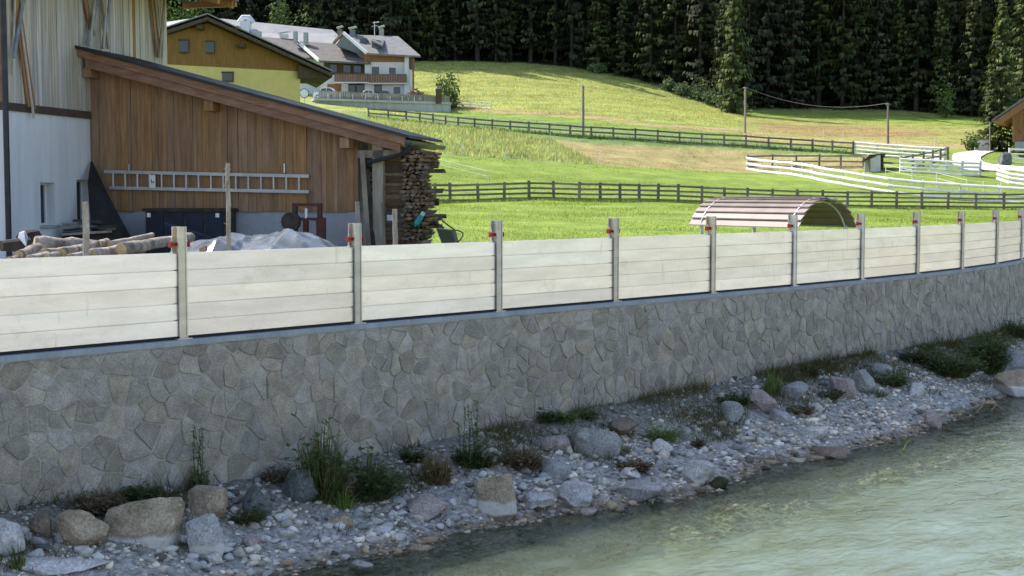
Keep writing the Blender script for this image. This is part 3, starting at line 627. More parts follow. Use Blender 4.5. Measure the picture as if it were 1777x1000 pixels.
# pebbles: uncountable
def pebbles(n):
    g = np.random.default_rng(21); s = g.uniform(-5, 34, n); u = g.random(n); d = .2 + u ** .9 * (shore_d(s) + .9)
    dens = np.array([mnoise.noise(Vector((a * .9, b * 1.2, 4))) for a, b in zip(s, d)]); keep = (dens + .55 * (u - .25) > g.uniform(-.5, .35, n)); s, d = s[keep], d[keep]; n = len(s)
    p, t, nn = wall_pt(s); q = p + nn * d[:, None]; zz = bank_z(s, d) + .07 * bn(q[:, 0], q[:, 1], 1.1, 3) + .03 * bn(q[:, 0], q[:, 1], 4.2, 9)
    v, f = ico(1); k = len(v); r = np.exp(g.normal(-3.85, .55, n)); r = np.clip(r, .009, .085)
    sc = np.c_[r * g.uniform(.9, 1.5, n), r * g.uniform(.8, 1.1, n), r * g.uniform(.45, .8, n)]; a = g.uniform(0, 6.28, n)
    vv_ = v[None] * (1 + .22 * g.standard_normal((n, k, 1))) * sc[:, None, :]
    ca, sa = np.cos(a)[:, None], np.sin(a)[:, None]
    X = vv_[..., 0] * ca - vv_[..., 1] * sa + q[:, 0, None]; Y = vv_[..., 0] * sa + vv_[..., 1] * ca + q[:, 1, None]; Z = vv_[..., 2] + (zz + r * .2)[:, None]
    F_ = (f[None] + (np.arange(n) * k)[:, None, None]).reshape(-1, 3)
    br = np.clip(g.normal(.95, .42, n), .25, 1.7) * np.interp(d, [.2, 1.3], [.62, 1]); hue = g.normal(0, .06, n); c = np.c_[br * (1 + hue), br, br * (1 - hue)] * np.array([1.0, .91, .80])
    c[zz < WL + .07] *= np.array([.62, .56, .46])
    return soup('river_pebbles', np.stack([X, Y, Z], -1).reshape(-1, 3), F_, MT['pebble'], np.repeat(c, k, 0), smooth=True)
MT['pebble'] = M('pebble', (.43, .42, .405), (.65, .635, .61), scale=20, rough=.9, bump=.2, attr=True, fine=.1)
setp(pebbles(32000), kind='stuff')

# weeds
def plant_mat(name, c1, c2): return M(name, c1, c2, scale=7, rough=.7, bump=0, trans=.3, spec=.2, rnd=.12)
PM = {'green': plant_mat('green_blades', (.06, .095, .028), (.14, .19, .06)), 'dark': plant_mat('dark_green_blades', (.045, .07, .022), (.105, .145, .048)), 'dry': plant_mat('dry_stalks', (.17, .125, .06), (.32, .25, .13)), 'rust': plant_mat('rusty_weed', (.11, .078, .045), (.22, .165, .09)), 'bright': plant_mat('bright_green_weed', (.09, .17, .03), (.19, .30, .06))}
def tuft(name, label, px, py, wpx, hpx, kind, n=70, up=.5, leafy=0, cat='plant', stalk=None):
    P, s, d = bank_hit(px, py); d = max(d, .3); P = W(s, d, float(bank_z(s, d))); pm = FPX / P.y; w = wpx / pm; h = hpx / pm; g = random.Random(int(px * 13 + py))
    root = thing(name, label, cat, P, 'weeds on the gravel bank')
    b = MB(); b2 = MB() if kind in ('green', 'dark', 'bright') else None
    for _ in range(n):
        a = g.uniform(0, 6.28); r = w * .34 * g.random() ** .6; B = P + Vector((math.cos(a) * r, math.sin(a) * r * .8, -.03)); L = h * g.uniform(.25, 1.08) * (1 - .45 * r / (w * .34)); le = (1.15 - up) * g.uniform(.1, 1) * w * .7
        a2 = a + g.uniform(-.9, .9); T = B + Vector((math.cos(a2) * le, math.sin(a2) * le, L * (1 - .35 * g.random() ** 2))); mid = B * .55 + T * .45 + Vector((0, 0, L * g.uniform(.05, .3))); q = g.uniform(0, 3.14); sd_ = Vector((math.cos(q), math.sin(q), 0)) * (.004 + .005 * g.random()) * (1 + .35 * h)
        (b2 if b2 and g.random() < .22 else b).add([B - sd_, B + sd_, mid + sd_ * .75, mid - sd_ * .75, T], [(0, 1, 2, 3), (3, 2, 4)])
        for _k in range(leafy):
            t = g.uniform(.25, 1); c = B.lerp(T, t) + Vector((0, 0, .05 * h)); q = g.uniform(0, 6.28); l = g.uniform(.03, .075) * (1 + .4 * h); o = Vector((math.cos(q), math.sin(q), g.uniform(-.3, .6))) * l; s2 = o.cross(Vector((0, 0, 1))).normalized() * l * .38
            b.add([c, c + o * .5 + s2, c + o, c + o * .5 - s2], [(0, 1, 2, 3)])
    b.build('foliage', PM[kind], root)
    if b2 and b2.v: b2.build('dry_blades', PM['dry'], root)
    if stalk:
        b = MB()
        for _ in range(stalk[0]):
            a = g.uniform(0, 6.28); B = P + Vector((math.cos(a) * w * .2, math.sin(a) * w * .2, -.02)); L = stalk[1] / pm * g.uniform(.55, .95); T = B + Vector((g.uniform(-.12, .12) * L, g.uniform(-.12, .06) * L, L)); b.tube([B, B.lerp(T, .5) + Vector((g.uniform(-.02, .02), 0, 0)), T], [.006, .005, .003], 4)
            for _k in range(26):
                c = B.lerp(T, g.uniform(.45, 1)); q = g.uniform(0, 6.28); o = Vector((math.cos(q) * .035, math.sin(q) * .035, g.uniform(0, .05))); b.add([c, c + o + Vector((.008, 0, 0)), c + o - Vector((.008, 0, .01))], [(0, 1, 2)])
        b.build('stalk', PM['dry' if kind in ('dry', 'rust') else 'green'], root)
    return root
TF = [('grass_tuft', 'tall green grass leaning on the wall beside the rounded dark boulder', 560, 868, 92, 165, 'green', 240, .5, 1, (4, 170)),
      ('weed_bush', 'broad dark green weed mass right of the tall grass', 640, 862, 120, 100, 'dark', 240, .4, 2, (2, 110)),
      ('grass_tuft', 'thin bright green tuft before the broad dark weeds', 590, 880, 60, 70, 'bright', 60, .6, 0, None),
      ('dry_weed', 'straw-brown dried weed standing alone on the gravel', 757, 838, 62, 84, 'dry', 130, .55, 1, None),
      ('weed_bush', 'green weed with tall dry seed stalks against the wall', 815, 812, 62, 70, 'dark', 90, .5, 2, (7, 140)),
      ('grass_tuft', 'slender tall stalks rising up the wall above the brownish squarish boulder', 318, 836, 40, 70, 'green', 60, .7, 1, (4, 150)),
      ('weed_bush', 'dark green leafy clump above the biggest tan block', 247, 872, 56, 44, 'dark', 90, .4, 3, None),
      ('dry_weed', 'rust red low weed at the wall foot on the left', 165, 888, 80, 48, 'rust', 120, .35, 2, None),
      ('grass_tuft', 'sparse blades in front of the bright white corner boulder', 34, 985, 40, 60, 'green', 34, .6, 0, None),
      ('weed_bush', 'weeds around the dark speckled boulder', 420, 905, 70, 40, 'dark', 90, .35, 1, None),
      ('dry_weed', 'brownish weeds hugging the wall base left of the tall grass', 470, 822, 70, 36, 'rust', 70, .5, 1, None),
      ('weed_bush', 'low dark weeds left of the pinkish sunken rock', 905, 812, 80, 60, 'rust', 120, .4, 2, None),
      ('weed_bush', 'green weed behind the upright banded boulder', 838, 812, 44, 48, 'dark', 70, .4, 2, None),
      ('weed_bush', 'small leafy weed at the wall foot above the pinkish rock', 938, 726, 34, 32, 'dark', 46, .4, 3, None),
      ('weed_bush', 'bright small weed at the wall foot, second of three', 981, 730, 30, 28, 'bright', 44, .4, 3, None),
      ('weed_bush', 'tiny weed at the wall foot, third of three', 1022, 726, 26, 22, 'green', 34, .4, 3, None),
      ('grass_tuft', 'bright green tuft right of the rust brown rock', 1152, 764, 60, 40, 'bright', 110, .3, 1, None),
      ('dry_weed', 'brown dead weed behind the small clean white stone', 1098, 815, 54, 30, 'rust', 80, .3, 2, None),
      ('dry_weed', 'dry thin weed in front of the mid gravel', 1212, 776, 30, 38, 'rust', 40, .6, 1, None),
      ('weed_bush', 'dark weeds left of the greenish grey rock', 1272, 700, 60, 30, 'dark', 90, .3, 2, None),
      ('grass_tuft', 'bright green grass tuft beside the pale grey block at the wall', 1341, 684, 38, 56, 'bright', 120, .6, 0, None),
      ('weed_bush', 'leafy weed at the wall right of the bright tuft', 1404, 652, 30, 30, 'dark', 46, .4, 3, None),
      ('weed_bush', 'brown green weeds under the pale grey block', 1385, 716, 56, 24, 'rust', 80, .3, 2, None),
      ('weed_bush', 'weeds between the two reddish boulders near the wall', 1440, 690, 46, 30, 'dark', 60, .3, 2, None),
      ('weed_bush', 'low weed band right of the grey squarish boulder', 1545, 668, 60, 36, 'dark', 100, .35, 2, None),
      ('weed_bush', 'round dark bush at the wall upstream', 1584, 628, 48, 30, 'dark', 120, .25, 4, None),
      ('weed_bush', 'large spreading green bush upstream by the wall', 1650, 652, 86, 66, 'green', 240, .3, 4, None),
      ('weed_bush', 'tallest green bush at the right end of the wall', 1712, 646, 66, 96, 'green', 260, .4, 4, (2, 110)),
      ('weed_bush', 'green clump at the far right frame edge', 1764, 585, 40, 44, 'green', 110, .35, 4, None),
      ('grass_tuft', 'low grass on the upstream gravel below the spreading bush', 1520, 686, 50, 24, 'green', 70, .3, 0, None),
      ('weed_bush', 'small weeds in the gravel above the dry straw weed', 715, 800, 46, 40, 'dark', 60, .4, 2, None)]
for nm, lb, px, py, w, h, kd, n, up, lf, st in TF: tuft(nm, lb, px, py, w, h, kd, int(n * 2.4), up, lf, 'grass' if nm == 'grass_tuft' else 'weed', st)
# thin growth between the stones of the upper bank: uncountable
def cover(n):
    g = np.random.default_rng(44); s = g.uniform(-4, 30, n); d = .2 + 1.5 * g.random(n) ** 1.3; k = np.array([mnoise.noise(Vector((a * .75 + 9, b * 1.3, 1))) for a, b in zip(s, d)]); kp = k > g.uniform(-.12, .42, n) + np.clip(d - 1.0, 0, 1) * .35; s, d = s[kp], d[kp]; n = len(s)
    p, t, nn = wall_pt(s); q = p + nn * d[:, None]; z = bank_z(s, d); a = g.uniform(0, 6.28, n); h = g.uniform(.03, .13, n) * np.where(g.random(n) < .2, 2.4, 1) * np.interp(d, [.2, .8], [1.35, 1]); le = h * g.uniform(.2, 1.1, n); w = g.uniform(.003, .009, n); b_ = g.uniform(0, 6.28, n)
    P = np.c_[q, z - .01]; sv = np.c_[np.cos(a), np.sin(a), np.zeros(n)] * w[:, None]; tip = np.c_[np.cos(b_) * le, np.sin(b_) * le, h]; v = np.stack([P - sv, P + sv, P + tip], 1).reshape(-1, 3)
    c = np.where(g.random((n, 1)) < .3, np.array([[.20, .14, .07]]), np.array([[.115, .145, .05]])) * g.uniform(.6, 1.4, (n, 1)); return soup('bank_weeds', v, np.arange(3 * n).reshape(-1, 3), MT['blade'], np.repeat(c, 3, 0))
setp(cover(85000), kind='stuff')
# driftwood
b = MB(); A = [at(1690, 722, 25.8), at(1708, 700, 25.9), at(1730, 702, 26), at(1745, 716, 26), at(1750, 726, 26)]
MT['twig'] = M('dry_twig', (.25, .17, .11), (.38, .28, .2), scale=20, rough=.8, bump=.1)
b.tube(A, [.014, .018, .016, .012, .006], 5); b.tube([A[1], at(1692, 706, 25.8), at(1683, 716, 25.7)], [.012, .009, .004], 5); b.tube([A[2], at(1720, 712, 25.8), at(1728, 728, 25.7)], [.01, .008, .004], 5)
setp(b.build('driftwood_branch', MT['twig']), label='bent bare driftwood branch caught in shallow water upstream', cat='branch')
b = MB(); b.tube([at(1568, 782, 21.9), at(1574, 770, 22), at(1583, 760, 22)], [.012, .016, .006], 5); b.tube([at(1574, 770, 22), at(1569, 764, 22)], [.008, .003], 4)
setp(b.build('floating_twig', PM['bright']), label='small yellowish twig poking out of the sunlit river', cat='twig')

# ------------------------------------------------------------------ barn, shed and yard (left)
class Frame:
    def __init__(s, O, ang):
        s.O = Vector(O); s.a = ang; s.u = Vector((math.cos(ang), math.sin(ang))); s.v = Vector((-math.sin(ang), math.cos(ang)))
    def w(s, u, v, z): p = s.O + s.u * u + s.v * v; return Vector((p.x, p.y, z))
    def fv(s, px, py, vc=0.0):
        r = ray(px, py); r2 = Vector((r.x, r.y)); t = (s.O.dot(s.v) + vc) / r2.dot(s.v); p = r2 * t - s.O; return p.dot(s.u), CAMZ + r.z * t
    def fu(s, px, py, uc=0.0):
        r = ray(px, py); r2 = Vector((r.x, r.y)); t = (s.O.dot(s.u) + uc) / r2.dot(s.u); p = r2 * t - s.O; return p.dot(s.v), CAMZ + r.z * t
    def box(s, b, u0, u1, v0, v1, z0, z1, mi=0):
        return b.add([s.w(*q) for q in ((u0, v0, z0), (u1, v0, z0), (u1, v1, z0), (u0, v1, z0), (u0, v0, z1), (u1, v0, z1), (u1, v1, z1), (u0, v1, z1))],
                     [(0, 3, 2, 1), (4, 5, 6, 7), (0, 1, 5, 4), (1, 2, 6, 5), (2, 3, 7, 6), (3, 0, 4, 7)], mi)
    def poly(s, b, uz, v0, v1, mi=0):           # (u, z) outline pushed along v
        return b.slab([s.w(u, v0, z) for u, z in uz], s.w(0, v1, 0) - s.w(0, v0, 0), mi)
MT['eave_dark'] = M('dark_beam', (.055, .04, .03), (.10, .075, .055), scale=3, rough=.8, bump=.2)
SF = Frame((-9.4, 31.0), R(-12)); rb = random.Random(3)
GY_ = .3
# --- barn: wall plane u = 0
v0, _ = SF.fu(6, 200); v1, _ = SF.fu(289, 60); vc_, _ = SF.fu(160, 210)
barn = thing('barn', 'tall barn with white plastered base and pale weathered board cladding above', 'barn', SF.w(-2, 0, GY_))
_, ztop = SF.fu(100, 201)
win = [(SF.fu(70, 318), SF.fu(94, 394)), (SF.fu(133, 311), SF.fu(152, 390))]
zw0, zw1 = 1.02, 1.98
cuts = [(SF.fu(70, 330)[0], SF.fu(95, 330)[0]), (SF.fu(133, 330)[0], SF.fu(157, 330)[0])]
zc = [(SF.fu(80, 392)[1], SF.fu(80, 317)[1]), (SF.fu(140, 388)[1], SF.fu(140, 312)[1])]
b = MB(); edges = [v0, cuts[0][0], cuts[0][1], cuts[1][0], cuts[1][1], v1]
SF.box(b, -.4, 0, edges[0], edges[1], -.3, ztop); SF.box(b, -.4, 0, edges[2], edges[3], -.3, ztop); SF.box(b, -.4, 0, edges[4], edges[5], -.3, ztop)
for (a, c), (z0, z1) in zip(cuts, zc): SF.box(b, -.4, 0, a, c, -.3, z0); SF.box(b, -.4, 0, a, c, z1, ztop)
SF.box(b, -6, -.4, v0 + .002, v0 + .4, -.3, ztop)
b.build('plaster_wall', MT['plaster'], barn)
for (a, c), (z0, z1) in zip(cuts, zc):
    b = MB(); e = .05; SF.box(b, -.27, -.2, a, c, z0, z0 + e); SF.box(b, -.27, -.2, a, c, z1 - e, z1); SF.box(b, -.27, -.2, a, a + e, z0 + e, z1 - e); SF.box(b, -.27, -.2, c - e, c, z0 + e, z1 - e); SF.box(b, -.27, -.2, (a + c) / 2 - .03, (a + c) / 2 + .03, z0 + e, z1 - e)
    wo = b.build('window', MT['pvc'], barn)
    b = MB(); SF.box(b, -.25, -.235, a + e, c - e, z0 + e, z1 - e); b.build('pane', MT['glass'], wo)
    b = MB(); SF.box(b, -.2, .07, a - .06, c + .06, z0 - .045, z0 + .004); b.build('sill', MT['plinth'], wo)
b = MB(); SF.box(b, -.3, .05, v0, vc_ + .2, ztop, ztop + .16); b.build('sill_beam', MT['eave_dark'], barn)
v = v0 + .12; zt = 7.6
while v < v1 - .02:
    w = min(rb.uniform(.13, .24), v1 - v); o = rb.choice([0, .012, .03]); b = MB(); SF.box(b, -.05, o, v, v + w - .006, ztop + .16, zt); b.build('board', MT['wood_orange'] if rb.random() < .06 else MT['wood_pale'], barn); v += w
b = MB(); SF.box(b, -.3, -.06, v0, v1, ztop + .16, zt); SF.box(b, -6, -.3, v0 + .01, v0 + .2, ztop, zt); b.build('backing_wall', MT['wood_grey'], barn)
b = MB(); SF.box(b, -.06, .05, v0 - .02, v0 + .12, ztop + .16, zt); b.build('corner_board', MT['wood_verge'], barn)
b = MB(); b.tube([SF.w(.1, v0 - .08, -.2), SF.w(.1, v0 - .08, 7.5)], .06, 10); b.build('downpipe', MT['dark_roof'], barn)
# eaves of the barn roof: only its far end dips into the picture
ue, ze = SF.fv(414, 10, v1 + .6); b = MB(); SF.poly(b, [(-4, ze + 1.55), (ue, ze + .1), (ue, ze + .24), (-4, ze + 1.7)], v0 - 1, v1 + .62); b.build('roof', MT['wood_verge'], barn)
b = MB(); SF.poly(b, [(-4, ze + 1.71), (ue + .05, ze + .245), (ue + .05, ze + .3), (-4, ze + 1.78)], v0 - 1.1, v1 + .7); b.build('roof_covering', MT['dark_roof'], barn)
for k in range(10):
    vv2 = v1 + .5 - k * .85; sl = 1.45 / (ue + 4); b = MB(); b.beam(SF.w(-1, vv2, ze + .1 + sl * (ue + 1) - .08), SF.w(ue - .1, vv2, ze + .02), .13, .2); b.build('rafter', MT['wood_orange'], barn)
b = MB(); SF.box(b, .2, ue - .05, v1 + .5, v1 + .62, ze - .03, ze + .12); b.build('eave_board', MT['wood_verge'], barn)
# weathered drying-rack poles hung on the barn in crossed bundles
def bundle(label, segs):
    c = SF.fu(segs[0][0], segs[0][1]); root = thing('pole_bundle', label, 'poles', SF.w(.1, c[0], c[1]), 'pole bundles leaning on the barn boards')
    for (x0, y0, x1, y1, w, mt, off) in segs:
        a = SF.fu(x0, y0, off); q = SF.fu(x1, y1, off); A = SF.w(off, a[0], a[1]); B = SF.w(off, q[0], q[1]); A = A + (A - B).normalized() * .6 if y0 < 5 else A
        b = MB(); b.beam(A, B, w * 1.1, .03, SF.w(1, 0, 0) - SF.w(0, 0, 0)); b.build('pole', MT[mt], root)
MT['pole_blue'] = M('grey_blue_pole', (.16, .18, .22), (.30, .33, .38), scale=5, rough=.8, rnd=.15)
MT['pole_pale'] = M('pale_pole', (.38, .35, .30), (.52, .48, .42), scale=5, rough=.8, rnd=.1)
bundle('crossed poles at the barn front corner, one broad and orange', [(27, 0, 52, 185, .13, 'wood_orange', .08), (36, 40, 59, 206, .045, 'pole_pale', .13), (33, 0, 60, 190, .05, 'wood_orange', .06), (41, 0, 24, 100, .075, 'pole_blue', .15), (26, 0, 22, 130, .035, 'pole_pale', .1)])
bundle('crossed grey poles rising behind the shed roof, middle bundle on the barn', [(147, 0, 158, 52, .09, 'wood_orange', .08), (153, 0, 164, 62, .05, 'wood_grey', .1), (170, 0, 151, 78, .08, 'pole_blue', .15), (165, 0, 156, 80, .04, 'pole_pale', .18), (176, 0, 188, 85, .05, 'wood_grey', .08), (191, 0, 177, 84, .07, 'pole_blue', .16), (185, 0, 180, 84, .035, 'pole_pale', .2)])
bundle('crossed brown and pale poles at the barn rear corner', [(263, 0, 274, 100, .075, 'wood_orange', .08), (268, 0, 279, 100, .05, 'wood_grey', .1), (274, 0, 283, 100, .035, 'pole_pale', .13), (285, 0, 277, 100, .06, 'wood_grey', .15), (287, 2, 282, 104, .04, 'pole_pale', .18)])
# --- shed: front plane v = 0
shed = thing('lean_to_shed', 'brown boarded lean-to shed with sloping verge roof against the barn', 'shed', SF.w(3.5, 1.2, GY_))
uR, _ = SF.fv(622, 330); uL = .02
zp = SF.fv(400, 366)[1]
fa, fb_ = SF.fv(133, 84, -.5), SF.fv(703, 238, -.5); sl = (fb_[1] - fa[1]) / (fb_[0] - fa[0]); rz = lambda u: fa[1] + sl * (u - fa[0])
uE = fb_[0]; uS = fa[0]; VB = 1.75
b = MB(); SF.box(b, uL, uR, .04, .34, -.2, zp); SF.box(b, uR - .3, uR, .34, VB, -.2, zp); b.build('plinth', MT['plinth'], shed)
u = uL
while u < uR - .02:
    w = min(rb.choice([.1, .12, .15, .17, .2]), uR - u); o = rb.choice([0, 0, .012, .025]); zb0 = zp - rb.uniform(.0, .03)
    b = MB(); b.slab([SF.w(u, -o, zb0), SF.w(u + w - .005, -o, zb0), SF.w(u + w - .005, -o, rz(u + w) - .28), SF.w(u, -o, rz(u) - .28)], SF.w(0, .035 + o, 0) - SF.w(0, 0, 0)); b.build('board', MT['wood_brown'], shed); u += w
b = MB(); b.slab([SF.w(uL, .06, zp + .003), SF.w(uR - .003, .06, zp + .003), SF.w(uR - .003, .06, rz(uR) - .3), SF.w(uL, .06, rz(uL) - .3)], SF.w(0, .08, 0) - SF.w(0, 0, 0))
b.slab([SF.w(uR - .1, .14, zp + .003), SF.w(uR - .02, .14, zp + .003), SF.w(uR - .02, .14, rz(uR) - .3), SF.w(uR - .1, .14, rz(uR) - .28)], SF.w(0, VB - .1, 0) - SF.w(0, 0, 0))
b.build('inner_wall', MT['wood_grey'], shed)
b = MB(); SF.poly(b, [(uS + .1, rz(uS + .1) - .20), (uE - .02, rz(uE) - .20), (uE - .02, rz(uE) - .05), (uS + .1, rz(uS + .1) - .05)], -.42, VB + .3); b.build('roof_deck', MT['wood_grey'], shed)
b = MB(); SF.poly(b, [(uS, rz(uS) - .16), (uE, rz(uE) - .16), (uE, rz(uE)), (uS - .03, rz(uS))], -.52, -.47); b.build('verge_board', MT['wood_verge'], shed)
b = MB(); SF.poly(b, [(uS + .18, rz(uS + .18) - .36), (uE - .12, rz(uE - .12) - .33), (uE - .12, rz(uE - .12) - .13), (uS + .18, rz(uS + .18) - .13)], -.468, -.425); b.build('verge_board', MT['wood_verge'], shed)
um = (uS + uE) * .56; b = MB(); SF.poly(b, [(uS + .3, rz(uS + .3) - .075), (um, rz(um) - .085), (um, rz(um) - .06), (uS + .3, rz(uS + .3) - .05)], -.55, -.522); b.build('trim_strip', MT['wood_verge'], shed)
b = MB()
nr = 34; zz0 = rz(uS)
for k in range(nr):
    a = -.6 + k * (VB + .95) / nr; h2 = .0 if k % 2 else .012
    SF.poly(b, [(uS - .03, rz(uS - .03) + .004), (uE + .12, rz(uE + .12) + .004), (uE + .12, rz(uE + .12) + .05 + h2), (uS - .03, rz(uS - .03) + .05 + h2)], a, a + (VB + .95) / nr - .003)
b.build('roof_covering', MT['dark_roof'], shed)
for px, py in ((166, 122), (375, 178), (608, 240)):
    uu, zz = SF.fv(px, py); b = MB(); SF.box(b, uu - .1, uu + .1, -.4, .3, rz(uu) - .58, rz(uu) - .36); b.build('purlin', MT['wood_brown'], shed)
for px in (659,):
    ua, _ = SF.fv(650, 300, -.05); ub, _ = SF.fv(668, 300, -.05); b = MB(); SF.box(b, ua, ub, -.2, .03, -.2, rz(ua) - .36); b.build('corner_post', MT['wood_grey'], shed)
b = MB(); SF.box(b, uR + .05, uE - .2, -.2, .0, rz(uE) - .42, rz(uE) - .26); b.build('lintel', MT['wood_grey'], shed)
b = MB()
gp = [SF.w(uE + .1, q, rz(uE) - .1) for q in np.linspace(-.58, VB + .4, 8)]; vs_ = []; fs = []; nn = 9
for i_, p in enumerate(gp):
    for j in range(nn):
        q = math.pi * j / (nn - 1); o = SF.w(math.cos(q) * .085, 0, 0) - SF.w(0, 0, 0); vs_.append(p + Vector((o.x, o.y, -math.sin(q) * .09)))
for i_ in range(len(gp) - 1):
    for j in range(nn - 1): fs.append((i_ * nn + j, i_ * nn + j + 1, (i_ + 1) * nn + j + 1, (i_ + 1) * nn + j))
b.add(vs_, fs); b.build('gutter', M('gutter_sheet', (.06, .065, .04), (.10, .105, .06), rough=.5, bump=0), shed)
b = MB(); c1 = SF.fv(706, 256, -.3); c2 = SF.fv(700, 268, -.3); c3 = SF.fv(640, 282, -.25); b.tube([SF.w(uE + .1, -.4, rz(uE) - .18), SF.w(c2[0], -.36, c2[1]), SF.w(c3[0], -.3, c3[1]), SF.w(c3[0] - .06, -.1, c3[1] - .12)], .045, 8); b.build('downpipe', MT['dark_roof'], shed)

b = MB(); b.slab([SF.w(uR, VB, -.2), SF.w(uE - .15, VB, -.2), SF.w(uE - .15, VB, rz(uE) - .22), SF.w(uR, VB, rz(uR) - .22)], SF.w(0, .06, 0) - SF.w(0, 0, 0)); b.build('rear_boarding', MT['wood_grey'], shed)
# --- ladder on the shed wall
la, lb_ = SF.fv(181, 298, -.1), SF.fv(536, 306, -.1); lc, ld = SF.fv(190, 326, -.1), SF.fv(536, 333, -.1)
lad = thing('ladder', 'long aluminium ladder hung sideways on the brown shed wall', 'ladder', SF.w(la[0], -.1, la[1]))
for (A, B) in ((la, lb_), (lc, ld)):
    b = MB(); b.beam(SF.w(A[0], -.1, A[1]), SF.w(B[0], -.1, B[1]), .035, .07); b.build('rail', MT['alu_ladder'], lad)
for k in range(16):
    t = .045 + k * .0605
    A = SF.w(la[0] + (lb_[0] - la[0]) * t, -.1, la[1] + (lb_[1] - la[1]) * t - .02); B = SF.w(la[0] + (lb_[0] - la[0]) * t, -.1, lc[1] + (ld[1] - lc[1]) * t + .02)
    b = MB(); b.beam(A, B, .032, .032, (1, 0, 0)); b.build('rung', MT['alu_ladder'], lad)
for t in (.12, .88):
    A = SF.w(la[0] + (lb_[0] - la[0]) * t, -.06, la[1] + .06); b = MB(); b.beam(A, A + SF.w(0, .1, .0) - SF.w(0, 0, 0), .03, .2); b.build('wall_hook', MT['steel'], lad)
A = SF.fv(265, 315, -.13); b = MB(); SF.box(b, A[0] - .065, A[0] + .065, -.14, -.125, A[1] - .14, A[1] + .14); lp = b.build('label_plate', MT['pvc'], lad)
b = MB(); SF.box(b, A[0] - .03, A[0] - .015, -.145, -.141, A[1] - .02, A[1] + .045); SF.box(b, A[0] - .03, A[0] + .035, -.145, -.141, A[1] - .035, A[1] - .02); SF.box(b, A[0] + .022, A[0] + .035, -.145, -.141, A[1] - .02, A[1] + .01); b.build('mark', MT['rubber'], lp)

# --- things stored round the shed
def ub(name, mat, parent, px0, py0, px1, py1, v0_, v1_):
    a = SF.fv(px0, py1, v0_); c = SF.fv(px1, py0, v0_); b = MB(); SF.box(b, a[0], c[0], v0_, v1_, a[1], c[1]); return b.build(name, mat, parent)
MT['blue'] = M('faded_blue_panel', (.008, .011, .02), (.015, .022, .042), scale=4, rough=.6, bump=.2, rnd=.3)
MT['dark_wood'] = M('dark_wood', (.03, .024, .02), (.075, .06, .05), scale=6, rough=.85, bump=.3, rnd=.3)
a = SF.fv(252, 414, -.75); c = SF.fv(388, 362, -.75)
bxr = thing('storage_box', 'dark blue panelled storage box standing against the concrete plinth', 'box', SF.w((a[0] + c[0]) / 2, -.5, GY_))
zb1 = c[1]; b = MB(); SF.box(b, a[0], c[0], -.72, -.1, GY_, zb1 - .07); b.build('crate_body', MT['dark_wood'], bxr)
b = MB(); SF.box(b, a[0] - .04, c[0] + .04, -.78, -.06, zb1 - .07, zb1); b.build('lid', MT['dark_wood'], bxr)
n_ = 4
for k in range(n_):
    w = (c[0] - a[0]) / n_; b = MB(); SF.box(b, a[0] + k * w + .03, a[0] + (k + 1) * w - .03, -.745, -.72, GY_ + .15, zb1 - .11); b.build('panel', MT['blue'], bxr)
for t in (.03, .9):
    b = MB(); SF.box(b, a[0] + t * (c[0] - a[0]), a[0] + t * (c[0] - a[0]) + .08, -.76, -.746, zb1 - .19, zb1 - .1); b.build('white_tag', MT['pvc'], bxr)
# leaning black sheet: a bent stiff sheet
sh_ = [SF.fv(157, 281, -.15), SF.fv(166, 300, -.3), SF.fv(185, 340, -.6), SF.fv(206, 380, -.9), SF.fv(226, 416, -1.1), SF.fv(190, 425, -1.3), SF.fv(158, 400, -1.2), SF.fv(152, 318, -.7)]
vv3 = [-.15, -.3, -.6, -.9, -1.1, -1.3, -1.2, -.7]; b = MB(); b.slab([SF.w(p[0], q, p[1]) for p, q in zip(sh_, vv3)], Vector((.02, .05, .03))); p0 = SF.fv(226, 430, -1.1)
sheet_o = b.build('black_sheet', MT['black']); setp(sheet_o, label='stiff black sheet leaning in the corner between white wall and shed', cat='sheet')
for i_, (x0, y0, x1, y1, v_, mt, lb) in enumerate([(112, 390, 196, 397, -1.5, 'wood_grey', 'upper board of the dark timber heap under the black sheet'), (114, 400, 200, 392, -1.6, 'dark_wood', 'middle dark board of the heap under the black sheet'), (112, 407, 190, 402, -1.7, 'wood_grey', 'lowest grey board of the heap under the black sheet'), (130, 383, 178, 386, -1.35, 'dark_wood', 'short dark board topping the timber heap')]):
    p = SF.fv(x0, y0, v_); q = SF.fv(x1, y1, v_); b = MB(); b.beam(SF.w(p[0], v_, p[1]), SF.w(q[0], v_, q[1]), .2, .05); setp(b.build('board', MT[mt]), label=lb, cat='board', group='boards heaped by the white wall')
b = MB(); p = SF.fv(115, 412, -1.5); q = SF.fv(196, 412, -1.5); SF.box(b, p[0], q[0], -1.65, -1.1, GY_ - .1, SF.fv(150, 398, -1.5)[1] - .06); setp(b.build('timber_stack', MT['dark_wood']), label='dark stacked timber bearers under the boards by the white wall', cat='timber')
# red frame
rf = thing('log_splitter', 'red steel log splitter frame with silver cylinder before the plinth', 'machine', SF.w(SF.fv(535, 400, -.7)[0], -.7, GY_))
MT['rust'] = M('dull_red_paint', (.06, .018, .014), (.11, .032, .024), scale=9, rough=.65, bump=.2)
for (x0, y0, x1, y1, mt, v_) in ((507, 353, 557, 358, 'rust', -.7), (551, 358, 557, 440, 'rust', -.7), (508, 358, 514, 440, 'dark_wood', -.7), (516, 378, 560, 383, 'rust', -.74), (526, 383, 533, 440, 'rust', -.74), (549, 378, 563, 440, 'rust', -.85)): ub('frame_bar', MT[mt], rf, x0, y0, x1, y1, v_, v_ + .1)
p = SF.fv(531, 362, -.72); q = SF.fv(531, 379, -.72); b = MB(); b.tube([SF.w(p[0], -.72, p[1]), SF.w(q[0], -.72, q[1])], .035, 10); b.build('cylinder', MT['steel'], rf)
